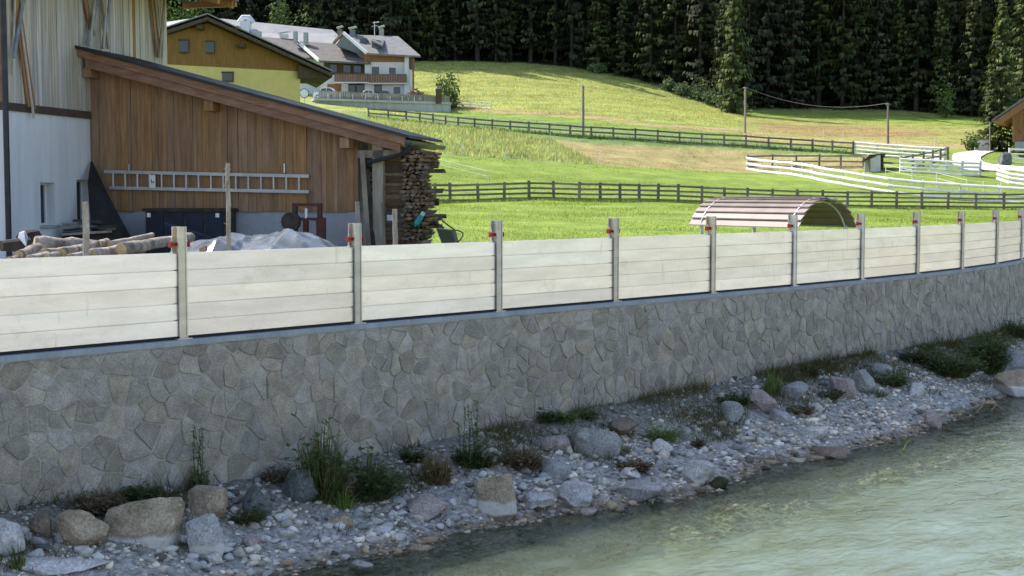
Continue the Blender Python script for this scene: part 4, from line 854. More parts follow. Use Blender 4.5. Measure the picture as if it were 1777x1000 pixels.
p = SF.fv(506, 385, -.75); b = MB(); b.tube([SF.w(p[0], -.85, p[1]), SF.w(p[0], -.7, p[1])], .2, 14); b.build('wheel', MT['dark_wood'], rf)
# planks leaning in the open bay
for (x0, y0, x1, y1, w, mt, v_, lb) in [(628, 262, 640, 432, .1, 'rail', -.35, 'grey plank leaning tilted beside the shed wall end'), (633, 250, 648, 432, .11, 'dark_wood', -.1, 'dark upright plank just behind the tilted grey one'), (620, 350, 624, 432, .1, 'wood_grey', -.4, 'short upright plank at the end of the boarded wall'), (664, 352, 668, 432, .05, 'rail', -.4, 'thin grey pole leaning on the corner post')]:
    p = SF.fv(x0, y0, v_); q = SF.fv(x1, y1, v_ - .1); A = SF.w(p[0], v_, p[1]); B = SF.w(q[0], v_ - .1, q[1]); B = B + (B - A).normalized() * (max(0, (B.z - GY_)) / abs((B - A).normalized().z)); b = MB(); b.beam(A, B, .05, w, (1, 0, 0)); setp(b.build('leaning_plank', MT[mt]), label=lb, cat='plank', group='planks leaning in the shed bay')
# firewood: split pieces stacked in the bay, their ends towards the bridge, longer slabs beside them
MT['firewood'] = M('split_firewood', (.085, .06, .04), (.21, .15, .098), scale=7, rough=.88, bump=.5, bscale=30, rnd=.5, huer=.3, fine=.2, coords='Object')
fm = []
for k in range(9):
    n = rb.choice([3, 4, 4, 5]); a0 = rb.uniform(0, 6); pts = [(math.cos(a0 + 6.283 * j / n) * rb.uniform(.05, .10), math.sin(a0 + 6.283 * j / n) * rb.uniform(.03, .06)) for j in range(n)]
    b = MB(); b.slab([Vector((x, -.25 + rb.uniform(-.02, .02), z)) for x, z in pts], (0, .5, 0)); me = bpy.data.meshes.new('firewood'); me.from_pydata([tuple(q) for q in b.v], [], b.f); me.materials.append(MT['firewood'])
    bm = bmesh.new(); bm.from_mesh(me); bmesh.ops.recalc_face_normals(bm, faces=bm.faces); bm.to_mesh(me); bm.free(); fm.append(me)
u0, _ = SF.fv(702, 330, -.2); u1, zt_ = SF.fv(747, 258, -.2)
z = GY_ + .06
while z < zt_:
    u = u0 + rb.uniform(-.03, .03)
    bulge = .06 * math.sin(z * 2.2) - (.12 if z < 1.0 else 0)
    while u < u1 + bulge - .03:
        for layer in (0, 1):
            m = Matrix.Translation(SF.w(u, .05 + layer * .55 + rb.uniform(-.09, .07), z + rb.uniform(-.012, .012))) @ Matrix.Rotation(SF.a + rb.uniform(-.12, .12), 4, 'Z') @ Matrix.Rotation(rb.choice([0, math.pi]) + rb.uniform(-.35, .35), 4, 'Y')
            if layer and (z < zt_ - .3 or u < u1 - .2): continue
            o = linkmesh('firewood', rb.choice(fm), None, m); setp(o, label='split firewood piece in the tall stack at the shed end', cat='firewood', group='firewood stacked at the shed end')
        u += .1
    z += .082
z = GY_ + .05; us0, _ = SF.fv(640, 330, .1)
while z < zt_ - .1:
    L_ = rb.uniform(.75, .98); A = SF.w(us0 + rb.uniform(-.02, .05), .12 + rb.uniform(-.05, .05), z); B = SF.w(u0 - .02 + rb.uniform(-.08, .12), .12 + rb.uniform(-.05, .05), z + rb.uniform(-.03, .03)); h2 = rb.uniform(.06, .12)
    o = bar('wood_slab', A, B, .3, h2 * .85, MT['firewood'], None); setp(o, label='long sawn wood slab stacked behind the shed corner post', cat='wood slab', group='wood slabs stacked behind the corner post'); z += h2
for k in range(12):                        # ragged pieces sticking out of the stack's right end
    z = rb.uniform(GY_ + .2, zt_); uu = u1 + .06 * math.sin(z * 2.2) - (.1 if z < 1 else 0); m = Matrix.Translation(SF.w(uu - .26 + rb.uniform(0, .09), rb.uniform(-.05, 1.2), z)) @ Matrix.Rotation(SF.a + math.pi / 2 + rb.uniform(-.25, .25), 4, 'Z') @ Matrix.Rotation(rb.uniform(0, 6.28), 4, 'Y')
    setp(linkmesh('firewood', rb.choice(fm), None, m), label='split firewood piece in the tall stack at the shed end', cat='firewood', group='firewood stacked at the shed end')
MT['teal'] = M('teal_plastic', (.02, .22, .22), (.05, .32, .30), scale=8, rough=.4, bump=.3); MT['white_pl'] = M('pale_plastic', (.42, .45, .52), (.55, .58, .64), scale=8, rough=.4, bump=.3)
p = SF.fv(728, 380, -.35); b = MB(); A = SF.w(p[0] - .1, -.37, p[1] - .16); B = SF.w(p[0] + .1, -.37, p[1] + .14); b.tube([A, A.lerp(B, .2), A.lerp(B, .55), A.lerp(B, .8)], [.012, .06, .065, .05], 8); tb_ = thing('plastic_bottle', 'teal plastic container with pale cap stuck in the firewood stack', 'bottle', A); b.build('bottle_body', MT['teal'], tb_)
b = MB(); b.tube([A.lerp(B, .8), B], [.05, .045], 8); b.build('bottle_cap', MT['white_pl'], tb_)
p = SF.fv(680, 378, -.25); b = MB(); SF.box(b, p[0] - .1, p[0] + .1, -.28, -.25, p[1] - .06, p[1] + .06); setp(b.build('pale_tray', MT['white_pl']), label='small pale blue-white tray among the slabs behind the corner post', cat='tray')
# wheelbarrow
P = at(775, 418, 27.5); P.z = gz(P.x, P.y); wb = thing('wheelbarrow', 'dark wheelbarrow tipped with handles raised beside the firewood', 'wheelbarrow', P)
q = lambda x, y, Y=27.5: at(x, y, Y)
MT['dkgreen'] = M('dark_green_sheet', (.02, .03, .022), (.04, .05, .04), rough=.5, bump=.1)
b = MB(); tr = [q(757, 397), q(784, 400), q(791, 424), q(770, 432)]; b.slab(tr, Vector((.05, .5, .0))); b.build('tray', MT['dkgreen'], wb)
for k, off in enumerate((0, .45)):
    o = Vector((.03, off, 0)); b = MB(); b.tube([q(748, 380) + o, q(757, 388) + o, q(768, 396) + o] if k == 0 else [q(760, 375) + o, q(763, 384) + o, q(776, 394) + o, q(785, 400) + o], .016, 6); b.build('handle', MT['dkgreen'], wb)
b = MB(); b.tube([q(784, 400), q(795, 400), q(803, 404), q(803, 410), q(797, 418), q(788, 424)], .014, 6); b.build('leg', MT['dkgreen'], wb)
b = MB(); c = P + Vector((.1, .25, .17)); b.tube([c - Vector((0, .03, 0)), c + Vector((0, .03, 0))], .17, 14); b.build('wheel', MT['rubber'], wb)
# stakes
MT['bark_pale'] = M('peeled_bark', (.22, .18, .13), (.46, .41, .34), scale=9, stretch=(1, 1, .4), rough=.85, bump=.5, bscale=30, fine=.25)
MT['bark'] = M('log_bark', (.09, .068, .05), (.38, .33, .275), scale=6, rough=.9, bump=.7, bscale=22, bdist=.03, fine=.25); MT['cut'] = M('cut_wood', (.42, .29, .13), (.58, .43, .23), scale=14, rough=.8, bump=.15)
for x, y, wpx, Y, lb, tw in [(148, 350, 12, 17.0, 'thick pale stake rising behind the barrier in front of the white wall', 1), (395, 283, 8, 19.5, 'thin tall stake with twig stubs before the shed wall', 5), (685, 363, 9, 22.5, 'bark stripped stake in front of the firewood stack', 0)]:
    T = at(x, y, Y); B = Vector((T.x + .01, T.y, gz(T.x, T.y) - .1)); r = wpx / (FPX / Y) / 2; b = MB(); n = 9
    b.tube([B.lerp(T, k / n) + Vector((random.uniform(-.008, .008), 0, 0)) for k in range(n + 1)], [r * (1.12 - .2 * k / n) for k in range(n + 1)], 10, wob=.15); st = b.build('stake', MT['bark_pale']); setp(st, label=lb, cat='stake', group='wooden stakes behind the barrier')
    for k in range(tw):
        t = random.uniform(.5, 1.0); c = B.lerp(T, t); b = MB(); b.tube([c, c + Vector((random.choice([-1, 1]) * random.uniform(.04, .1), 0, random.uniform(-.02, .1)))], [.008, .004], 5); b.build('twig_stub', MT['bark_pale'], st)
# logs on the yard pile
def log(x0, y0, x1, y1, Y0, Y1, dpx, label, pale=False):
    A = at(x0, y0, Y0); B = at(x1, y1, Y1); r = dpx / (FPX / Y0) / 2; n = 7
    root = thing('log', label, 'log', A, 'logs piled behind the barrier'); b = MB(); pts = [A.lerp(B, k / n) + Vector((0, 0, random.uniform(-.15, .15) * r)) for k in range(n + 1)]
    b.tube(pts, [r * (1.05 - .12 * k / n) * random.uniform(.93, 1.06) for k in range(n + 1)], 12, wob=.12); b.build('trunk', MT['bark_pale' if pale else 'bark'], root, True)
    for e, dr in ((A, A - B), (B, B - A)):
        dr = dr.normalized(); b = MB(); b.tube([e + dr * .002, e + dr * .012], r * .93, 12); b.build('cut_end', MT['cut'], root)
LG = [(61, 423, 172, 427, 19.5, 19.9, 24, 'short thick bark log lying crosswise at the left of the pile', 0), (211, 433, 330, 412, 19.0, 21.6, 21, 'rough bark log, thickest of the right-hand ones, ending at the barrier post clamp', 0), (160, 441, 268, 421, 18.6, 21.3, 17, 'straight pale log left of the rough bark log', 1), (78, 440, 150, 430, 18.3, 20.0, 15, 'pale log in front of the crosswise one', 1),
      (107, 439, 185, 420, 18.0, 20.6, 16, 'log with a large yellow cut end before the thick stake', 0), (33, 443, 66, 428, 17.5, 19.0, 16, 'stubby log with round yellow end at the left of the pile', 0), (15, 452, 45, 446, 17.0, 18.0, 13, 'small low log end showing at the far left over the barrier', 0), (52, 450, 90, 440, 17.2, 18.6, 14, 'small branch log with orange cut end', 1), (120, 447, 190, 436, 17.8, 19.5, 12, 'thin log beside the large yellow cut end', 1), (82, 447, 130, 436, 17.4, 19, 13, 'thin log between two yellow cut ends', 0), (352, 434, 400, 428, 20.6, 21.6, 13, 'brown log end poking from under the plastic sheet', 0), (190, 424, 264, 408, 20.4, 22.6, 10, 'long thin birch pole on top of the pile', 1)]
for a in LG: log(*a)
for k in range(8):                        # lower layers that carry the pile
    x = -6.2 + (k % 8) * .62; Y = 19.0 + (k % 3) * .15; z = .55; A = Vector((x - .2, Y + (x + 6) * .35, z)); B = A + Vector((.9, 1.9, .02)); root = thing('log', 'bark log in the bottom layer of the pile behind the barrier', 'log', A, 'lower logs of the pile behind the barrier'); b = MB(); b.tube([A, A.lerp(B, .5), B], .11, 10, wob=.1); b.build('trunk', MT['bark'], root, True)
    for e, dr in ((A, A - B), (B, B - A)):
        dr = dr.normalized(); b = MB(); b.tube([e + dr * .002, e + dr * .012], .1, 10); b.build('cut_end', MT['cut'], root)
# fallen split trunk / dark log with pale torn end on the left
A = at(2, 427, 20.5); B = at(50, 424, 20.8); b = MB(); b.tube([A, A.lerp(B, .5), B], [.08, .1, .11], 10, wob=.15); setp(b.build('dark_log', MT['dark_wood']), label='dark tapering log pointing out of the frame at the left', cat='log')
b = MB(); A = at(36, 414, 20.9); B = at(62, 408, 21.2); b.tube([A, A.lerp(B, .3), B, at(72, 420, 21.2)], [.09, .12, .1, .07], 9, wob=.25); bag = b.build('black_bag', MT['black']); setp(bag, label='black wrapped bundle with a torn pale end at the left of the pile', cat='bundle')
b = MB(); b.add([at(33, 405, 20.7), at(42, 402, 20.6), at(47, 412, 20.55), at(45, 428, 20.5), at(38, 420, 20.6), at(31, 412, 20.7)], [(0, 1, 2, 3, 4, 5)]); b.slab([at(33, 405, 20.7), at(42, 402, 20.6), at(47, 412, 20.55), at(45, 428, 20.5), at(38, 420, 20.6)], (0, .03, .01)); b.build('torn_end', MT['white_pl'], bag)
# clear plastic sheeting over the pile
def tarp_mat():
    m = M('plastic_sheet', (.12, .14, .16), (.22, .245, .27), scale=5, rough=.22, bump=.15, bscale=5, bdist=.04, spec=.6); N = m.node_tree.nodes; L = m.node_tree.links
    t = N.new('ShaderNodeBsdfTransparent'); x = N.new('ShaderNodeMixShader'); x.inputs[0].default_value = .5; L.new(N['Principled BSDF'].outputs[0], x.inputs[1]); L.new(t.outputs[0], x.inputs[2]); L.new(x.outputs[0], N['Material Output'].inputs[0]); return m
MT['tarp'] = tarp_mat()
def tarp(label, prof, Ya, Yb, seed):       # ridge line seen from the bridge, falling to front and back
    g = random.Random(seed); nx, ny = 90, 34; vs_, fs = [], []; xs = [p[0] for p in prof]; ys = [p[1] for p in prof]
    for i in range(nx):
        x = xs[0] + (xs[-1] - xs[0]) * i / (nx - 1); ry = np.interp(x, xs, ys)
        for j in range(ny):
            t = j / (ny - 1); Y = Ya + (Yb - Ya) * t; T = at(x, ry, (Ya + Yb) / 2); f = 1 - (2 * t - 1) ** 2 * .55
            base = .45; z = base + (T.z - base) * f; X = T.x + (t - .5) * .25
            wr = .05 * mnoise.noise(Vector((X * 1.8 + seed, Y * 2, 0))) + .06 * (1 - min(1, abs(mnoise.noise(Vector((X * 1.1 + Y * 1.2, Y * 1.5 - X * .9, seed)))) * 2.2)) ** 2.2 - .04; vs_.append(Vector((X, Y, z + wr)))
    for i in range(nx - 1):
        for j in range(ny - 1): fs.append((i * ny + j, (i + 1) * ny + j, (i + 1) * ny + j + 1, i * ny + j + 1))
    b = MB(); b.add(vs_, fs); o = b.build('plastic_sheet', MT['tarp'], None, True); md = o.modifiers.new('thickness', 'SOLIDIFY'); md.thickness = .004; return setp(o, label=label, cat='plastic sheet')
tarp('humped crumpled clear plastic sheet over wood before the plinth', [(395, 436), (420, 414), (450, 408), (490, 404), (504, 397), (530, 404), (550, 412), (565, 424), (576, 432)], 20.3, 23.2, 1)
tarp('low flat crumpled plastic sheet between the barrier post and thin stake', [(318, 432), (335, 422), (352, 416), (380, 413), (400, 405), (428, 412), (440, 424)], 20.2, 22.6, 2)
for x0, y0, x1, y1, Y, lb in [(286, 388, 318, 400, 23.5, 'thin blue strip slanting before the dark blue box'), ]:
    b = MB(); b.beam(at(x0, y0, Y), at(365, 412, Y), .02, .03); setp(b.build('blue_batten', MT['blue']), label=lb, cat='batten')

# ------------------------------------------------------------------ houses on the slope
MT['ochre'] = M('ochre_boards', (.20, .10, .022), (.30, .155, .04), scale=2, stretch=(5, 5, .4), rough=.75, bump=.3, bscale=6, fine=.12)
MT['yellow'] = M('yellow_render', (.68, .53, .17), (.74, .585, .21), scale=2, rough=.9, bump=.1)
MT['roof_grey'] = M('grey_roof_tiles', (.14, .14, .142), (.205, .203, .203), scale=1.2, rough=.85, bump=.6, bscale=5, bdist=.05, fine=.1)
MT['roof_brown'] = M('brown_roof_tiles', (.10, .092, .086), (.15, .138, .13), scale=1.2, rough=.85, bump=.6, bscale=5, bdist=.05, fine=.1)
MT['roof_lilac'] = M('pale_sheet_roof', (.22, .22, .225), (.29, .29, .295), scale=.6, rough=.6, bump=.2, fine=.05)
MT['eave'] = M('dark_eave_wood', (.06, .042, .028), (.11, .078, .05), scale=3, rough=.8, bump=.2)
MT['house_white'] = M('house_white', (.62, .62, .60), (.70, .70, .68), scale=.8, rough=.9, bump=.1)
MT['house_brown'] = M('house_brown_wood', (.065, .042, .03), (.12, .08, .055), scale=2, stretch=(4, 4, .5), rough=.8, bump=.2)
MT['balcony'] = M('balcony_wood', (.15, .085, .05), (.23, .14, .085), scale=3, stretch=(5, 5, .5), rough=.8, bump=.2, rnd=.12)
MT['orange_wood'] = M('larch_boards', (.24, .11, .045), (.33, .165, .075), scale=2, stretch=(4, 4, .5), rough=.75, bump=.2)
MT['slate'] = M('grey_boards', (.15, .16, .165), (.24, .25, .25), scale=2, stretch=(4, 4, .5), rough=.8, bump=.2)
MT['bright_metal'] = M('bright_sheet', (.62, .62, .62), (.75, .75, .75), rough=.35, metal=.5, bump=0)
MT['grey_wall'] = M('cast_concrete', (.33, .335, .325), (.46, .465, .45), scale=.9, stretch=(2, 2, .3), rough=.9, bump=.2, fine=.08)
def prism(b, pts, Yf, back, mi=0):             # outline in photo pixels on the plane Y = Yf(x), pushed back
    yf = Yf if callable(Yf) else (lambda x: Yf); return b.slab([at(x, y, yf(x)) for x, y in pts], back if isinstance(back, tuple) else (0, back, 0), mi)
def pbox(name, mat, parent, x0, y0, x1, y1, Y, back): b = MB(); prism(b, [(x0, y1), (x1, y1), (x1, y0), (x0, y0)], Y, back); return b.build(name, mat, parent)
def roof(name, mat, parent, pts, th=.25):      # pts: (px, py, Y)
    b = MB(); b.slab([at(*p) for p in pts], (0, .05, -th)); return b.build(name, mat, parent)
def window(parent, x0, y0, x1, y1, Y, frame='pvc', fr=.12):
    pm = FPX / Y; e = fr * pm; b = MB()
    for q in ((x0 - e, y0 - e, x1 + e, y0), (x0 - e, y1, x1 + e, y1 + e), (x0 - e, y0, x0, y1), (x1, y0, x1 + e, y1)): prism(b, [(q[0], q[3]), (q[2], q[3]), (q[2], q[1]), (q[0], q[1])], Y - .07, .065)
    w = b.build('window', MT[frame], parent); b = MB(); prism(b, [(x0, y1), (x1, y1), (x1, y0), (x0, y0)], Y - .03, .025); b.build('pane', MT['glass'], w); return w
# yellow house
yf = lambda x: 118 + (x - 288) / 237 * 7.5
yh = thing('yellow_house', 'yellow rendered house with ochre boarded gable rising behind the shed roof', 'house', at(410, 200, 121))
b = MB(); prism(b, [(200, 250), (521, 250), (521, 124), (200, 107)], yf, (-2.6, 10, 0)); b.build('rendered_wall', MT['yellow'], yh)
b = MB(); prism(b, [(200, 106.6), (521, 123.6), (521, 112), (360, 40), (200, 90)], lambda x: yf(x) - .06, (-2.6, 9.8, 0)); b.build('gable', MT['ochre'], yh)
for x0, y0, x1, y1 in ((309, 71, 326, 90), (355, 73, 371, 91)): window(yh, x0, y0, x1, y1, yf(x0) - .08, 'house_brown', .12)
window(yh, 376, 127, 403, 140, yf(380) - .02, 'house_brown', .14)
for nm, mat, L_, th in (('roof', MT['eave'], 0, .3), ('roof_covering', MT['roof_lilac'], .31, .1)):
    b = MB()
    for side in (((360, 29), (577, 128)), ((360, 29), (180, 88))):
        (xa, ya), (xb, yb) = side; A = at(xa, ya, yf(xa) - 1.3); B = at(xb, yb, yf(xb) - 1.3); o = Vector((0, 0, L_)) ; A = A + o; B = B + o
        b.slab([A, B, B - Vector((0, 0, th)), A - Vector((0, 0, th))], (-3.3, 13, 0))
    b.build(nm, mat, yh)
for x, y in ((408, 46), (345, 44), (418, 76), (250, 70)):
    b = MB(); c = at(x, y, yf(x) - 1.1); b.box(c.x - .25, c.x + .25, c.y, c.y + 1.2, c.z - .3, c.z + .05); b.build('purlin', MT['eave'], yh)
b = MB(); prism(b, [(518, 136), (572, 136), (560, 128), (518, 112)], lambda x: yf(x) - .6, (-1.5, 6, 0)); b.build('eave_soffit', MT['eave'], yh)
for x, y0, y1, w in ((427, 38, 70, 16), (443, 52, 84, 8)):
    c = at(x, y1, 124); t = at(x, y0, 124); hw = w / 2 / 19.4; b = MB(); b.box(c.x - hw, c.x + hw, 123.4, 124.6, c.z, t.z); ch = b.build('chimney', MT['grey_wall'] if w < 10 else MT['house_white'], yh)
    if w > 10: b = MB(); b.tube([t + Vector((-hw * 1.4, 0, -.1)), t + Vector((-hw * .6, 0, .35)), t + Vector((hw * .6, 0, .35)), t + Vector((hw * 1.4, 0, -.1))], .28, 8); b.build('chimney_hood', MT['bright_metal'], ch)
# guest house complex
gh = thing('guest_house', 'white and brown guest house with stepped grey roofs, balconies and chimneys on the slope', 'house', at(640, 165, 204))
def grp(name, pts, Y, back, mat): b = MB(); prism(b, pts, Y, back); return b.build(name, MT[mat], gh)
roof('roof', MT['roof_lilac'], gh, [(340, 28, 224), (577, 52, 224), (588, 62, 222), (592, 78, 214), (430, 80, 214), (300, 60, 214)])
grp('rear_wall', [(330, 150), (590, 150), (590, 77), (330, 66)], 214.5, 8, 'house_white')
roof('roof', MT['roof_lilac'], gh, [(270, 41, 220), (358, 28.5, 220), (362, 40, 214), (270, 66, 214)])
roof('roof', MT['roof_brown'], gh, [(450, 64, 211), (512, 68, 211), (545, 100, 203), (505, 101, 203), (470, 90, 205)])
grp('wall', [(500, 170), (566, 170), (566, 100), (540, 96), (500, 98)], 204, 7, 'house_white')
roof('roof', MT['roof_brown'], gh, [(513, 71, 209), (598, 77, 209), (644, 109, 199.4), (553, 105, 199.4)])
b = MB(); A, B = at(513, 70, 208.8), at(553, 104.5, 199.3); b.beam(A, B, .2, .45); b.build('verge_board', MT['pvc'], gh)
grp('brown_wall', [(562, 130), (636, 131), (636, 107), (562, 104)], 201, 7, 'house_brown')
grp('wall', [(562, 168), (636, 168), (636, 131), (562, 130)], 201.02, 7, 'house_white')
grp('side_wall', [(556, 168), (562, 168), (562, 104), (556, 103)], 201.5, 7, 'house_white')
# right house
grp('wall', [(633, 168), (708, 168), (708, 108), (633, 108)], 200, 8, 'house_white')
grp('boarded_wall', [(631, 108), (702, 108), (702, 91), (631, 91)], 199.96, 8, 'orange_wood')
roof('roof', MT['roof_grey'], gh, [(600, 60, 207), (691, 63, 207), (730, 97, 198.4), (635, 92, 198.4)])
grp('gable_wall', [(583, 78), (596, 60), (634, 94), (631, 106), (618, 92)], 201.6, 5, 'slate')
b = MB(); b.beam(at(596, 57, 201.2), at(636, 92, 198.2), .3, .4); b.build('verge_board', MT['pvc'], gh); b = MB(); b.beam(at(596, 57, 201.2), at(579, 75, 203), .3, .35); b.build('verge_board', MT['balcony'], gh)
dm = grp('dormer', [(645, 90), (659, 90), (659, 70), (645, 68)], 201, 4, 'slate'); roof('dormer_roof', MT['roof_grey'], dm, [(644, 67, 204.5), (667, 69, 204.5), (664, 79, 199.4), (644, 70, 199.4)]); pbox('dormer_pane', MT['glass'], dm, 648, 77, 657, 88, 200.9, .05)
dm = grp('dormer', [(624, 76), (636, 77), (636, 66), (624, 64)], 203, 3, 'slate'); pbox('dormer_pane', MT['glass'], dm, 627, 67, 635, 75, 202.9, .05)
for x0, x1, Y, p0, p1 in ((580, 640, 198.9, 128, 142), (640, 706, 198.7, 129, 143.5)):
    bal = grp('balcony', [(x0, p1 + 2), (x1, p1 + 2), (x1, p1 + .5), (x0, p1 + .5)], Y, 1.6, 'house_white'); n = int((x1 - x0) / 4.2)
    for k in range(n): pbox('balcony_board', MT['balcony'], bal, x0 + k * (x1 - x0) / n, p0 + .8, x0 + (k + 1) * (x1 - x0) / n - .35, p1, Y, .08)
    pbox('handrail', MT['balcony'], bal, x0, p0 - .2, x1, p0 + .6, Y - .08, .2)
for q in ((645, 116, 658, 129), (675, 117.5, 687, 128.5)): window(gh, *q, 200)
window(gh, 683, 151, 695, 163, 200); window(gh, 651, 149, 661, 160, 200, 'house_brown'); window(gh, 606, 145, 616, 160, 201, 'house_brown'); window(gh, 619, 145, 631, 160, 201, 'house_brown')
for q in ((573, 112, 584, 126), (596, 112, 608, 126), (614, 112, 626, 126)): window(gh, *q, 201, 'house_brown', .1)
pbox('garage_door', MT['orange_wood'], gh, 568, 146, 592, 160, 200.95, .06)
grp('pillar', [(702, 165), (709.5, 165), (709.5, 97), (702, 97)], 199.2, .5, 'house_white'); grp('post', [(715.5, 160), (718.5, 160), (718.5, 97), (715.5, 97)], 198.8, .25, 'balcony')
grp('side_balcony', [(709.5, 118), (717, 118), (717, 100), (709.5, 98)], 199.3, 3, 'balcony')
for x, y0, y1, w, Y, cap, mt in ((513, 55, 75, 6.5, 207, 0, 'grey_wall'), (531, 57, 75, 7, 207, 0, 'grey_wall'), (590, 51, 66, 7, 208, 1, 'slate'), (612, 52, 72, 9, 206.6, 1, 'slate'), (662, 50, 64, 7, 208.5, 1, 'grey_wall'), (450, 55, 70, 7, 212, 0, 'grey_wall'), (493, 60, 66, 14, 212, 1, 'house_white')):
    c = at(x, y1, Y); t = at(x, y0, Y); hw = w / 2 / 11.6; b = MB(); b.box(c.x - hw, c.x + hw, Y - .5, Y + .5, c.z, t.z); ch = b.build('chimney', MT[mt], gh)
    if cap: b = MB(); b.slab([t + Vector((-hw * 1.5, -.8, .12)), t + Vector((hw * 1.5, -.8, .4)), t + Vector((hw * 1.5, .8, .4)), t + Vector((-hw * 1.5, .8, .12))], (0, 0, .1)); b.build('chimney_cap', MT['bright_metal'], ch)
b = MB(); b.tube([at(650, 62, 208), at(650, 37, 208)], .06, 5); b.tube([at(645, 46, 208), at(655, 45, 208)], .04, 4); b.tube([at(647, 40, 208), at(658, 38, 208)], .05, 4); b.build('antenna', MT['steel'], gh)
# terrace wall and its fence
tw = thing('terrace_wall', 'pale concrete terrace wall below the guest house car park', 'wall', at(670, 198, 190))
tyf = lambda x: 192 - (x - 552) / 230 * 3.5
b = MB(); prism(b, [(545, 215), (782, 206), (782, 178.5), (545, 171.5)], tyf, .5); b.build('wall_body', MT['grey_wall'], tw)
b = MB(); prism(b, [(545, 171.4), (782, 178.4), (782, 177.4), (545, 170.2)], lambda x: tyf(x) - .06, .62); b.build('wall_cap', MT['grey_wall'], tw)
tf = thing('terrace_fence', 'weathered boarded fence with pale posts on top of the terrace wall', 'fence', at(670, 172, 190.5))
pf0 = lambda x: 157 + (x - 552) / 230 * 10.5; pf1 = lambda x: 170 + (x - 552) / 230 * 7
for k in range(76):
    x = 553 + k * 3.0; b = MB(); prism(b, [(x, pf1(x)), (x + 2.4, pf1(x)), (x + 2.4, pf0(x)), (x, pf0(x))], lambda q: tyf(x) + .1, .05); b.build('fence_board', MT['wood_grey'], tf)
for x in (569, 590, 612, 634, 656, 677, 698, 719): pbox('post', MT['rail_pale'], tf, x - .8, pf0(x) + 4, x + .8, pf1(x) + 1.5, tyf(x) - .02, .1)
ter = MB(); ter.slab([at(545, 170.5, 191.6), at(782, 177.6, 188.3), Vector((-8, 201, 14.6)), Vector((-31, 205, 15.0))], (0, 0, -.3)); o = ter.build('parking_terrace', MT['grey_wall']); setp(o, kind='structure')
# parked cars on the terrace
def car(label, x0, x1, ytop, ybot, Y, paint, flip=False):
    A = at(x0, ybot, Y); B = at(x1, ybot, Y); T = at(x0, ytop, Y); L_ = B.x - A.x; H = T.z - A.z; root = thing('parked_car', label, 'car', A, 'cars parked on the terrace')
    S = lambda t, h: Vector((A.x + (1 - t if flip else t) * L_, Y, A.z + h * H)); prof = [(0, .2), (.01, .5), (.05, .58), (.24, .64), (.36, .96), (.45, 1), (.72, 1), (.86, .93), (.97, .62), (1, .55), (1, .2)]
    b = MB(); b.slab([S(*p) for p in prof], (0, 1.7, 0)); b.build('body', paint, root)
    b = MB(); b.slab([S(*p) + Vector((0, -.01, 0)) for p in ((.30, .66), (.38, .92), (.56, .94), (.56, .66))], (0, 1.72, 0)); b.slab([S(*p) + Vector((0, -.01, 0)) for p in ((.58, .66), (.58, .94), (.74, .93), (.9, .66))], (0, 1.72, 0)); b.build('side_window', MT['glass'], root)
    for t in (.2, .8):
        c = S(t, .2); b = MB(); b.tube([c + Vector((0, -.03, 0)), c + Vector((0, .2, 0))], .3, 14); wh = b.build('wheel', MT['rubber'], root); b = MB(); b.tube([c + Vector((0, -.045, 0)), c + Vector((0, -.02, 0))], .18, 10); b.build('rim', MT['steel'], wh)
    b = MB(); p = S(.02, .52); b.box(min(p.x, p.x + .1), max(p.x, p.x + .1), Y - .015, Y + .3, p.z - .06, p.z + .06); b.build('headlight', MT['bright_metal'], root)
cp = lambda n, c: M(n, c, rough=.25, bump=0, spec=.6)
car('white car parked left of the garage door', 543, 584, 152, 172, 196, cp('car_white', (.72, .72, .72))); car('white car in the middle of the terrace below the balcony', 627, 657, 156, 172, 195.5, cp('car_silver', (.66, .67, .69)), True); car('dark blue car behind the middle white one', 652, 677, 157.5, 172, 197.6, cp('car_blue', (.03, .045, .08)))
car('dark car at the right end of the terrace', 703, 735, 160.5, 175, 194, cp('car_dark', (.02, .02, .022)))
mi = thing('traffic_mirror', 'round traffic mirror with dark rim beside the yellow house', 'mirror', at(528, 175, 170)); c = at(528, 162, 170); b = MB(); b.tube([c, c + Vector((0, .08, 0))], .5, 18); b.build('mirror_face', MT['bright_metal'], mi)
b = MB(); b.tube([c + Vector((0, .01, 0)), c + Vector((0, .1, 0))], .58, 18); b.build('rim', MT['rubber'], mi); b = MB(); b.tube([c + Vector((.0, .12, -.3)), Vector((c.x, c.y + .12, gz(c.x, c.y)))], .05, 6); b.build('pole', MT['steel'], mi)
p = at(762, 178, 188.5); bh = thing('bird_house', 'dark wooden box on a stump at the end of the terrace wall', 'bird house', p); pbox('box', MT['wood_grey'], bh, 758, 148, 766, 155, 188.6, .8); roof('lid', MT['eave'], bh, [(756.5, 146.5, 188.3), (767, 146, 188.3), (767.5, 148.4, 189.8), (756, 148.4, 189.8)], .08); pbox('stump', MT['house_brown'], bh, 756, 155, 766, 180, 188.5, 1)
# a heap of firewood by the guest house steps
b = MB(); rr = random.Random(9)
for k in range(40):
    c = at(712 + rr.uniform(0, 20), 164 - rr.uniform(0, 12) * (1 - abs(k % 20 - 10) / 14), 193 + rr.uniform(0, 1.5)); b.tube([c, c + Vector((rr.uniform(-.5, .5), .5, 0))], .12, 6)
setp(b.build('wood_heap', MT['firewood']), kind='stuff')

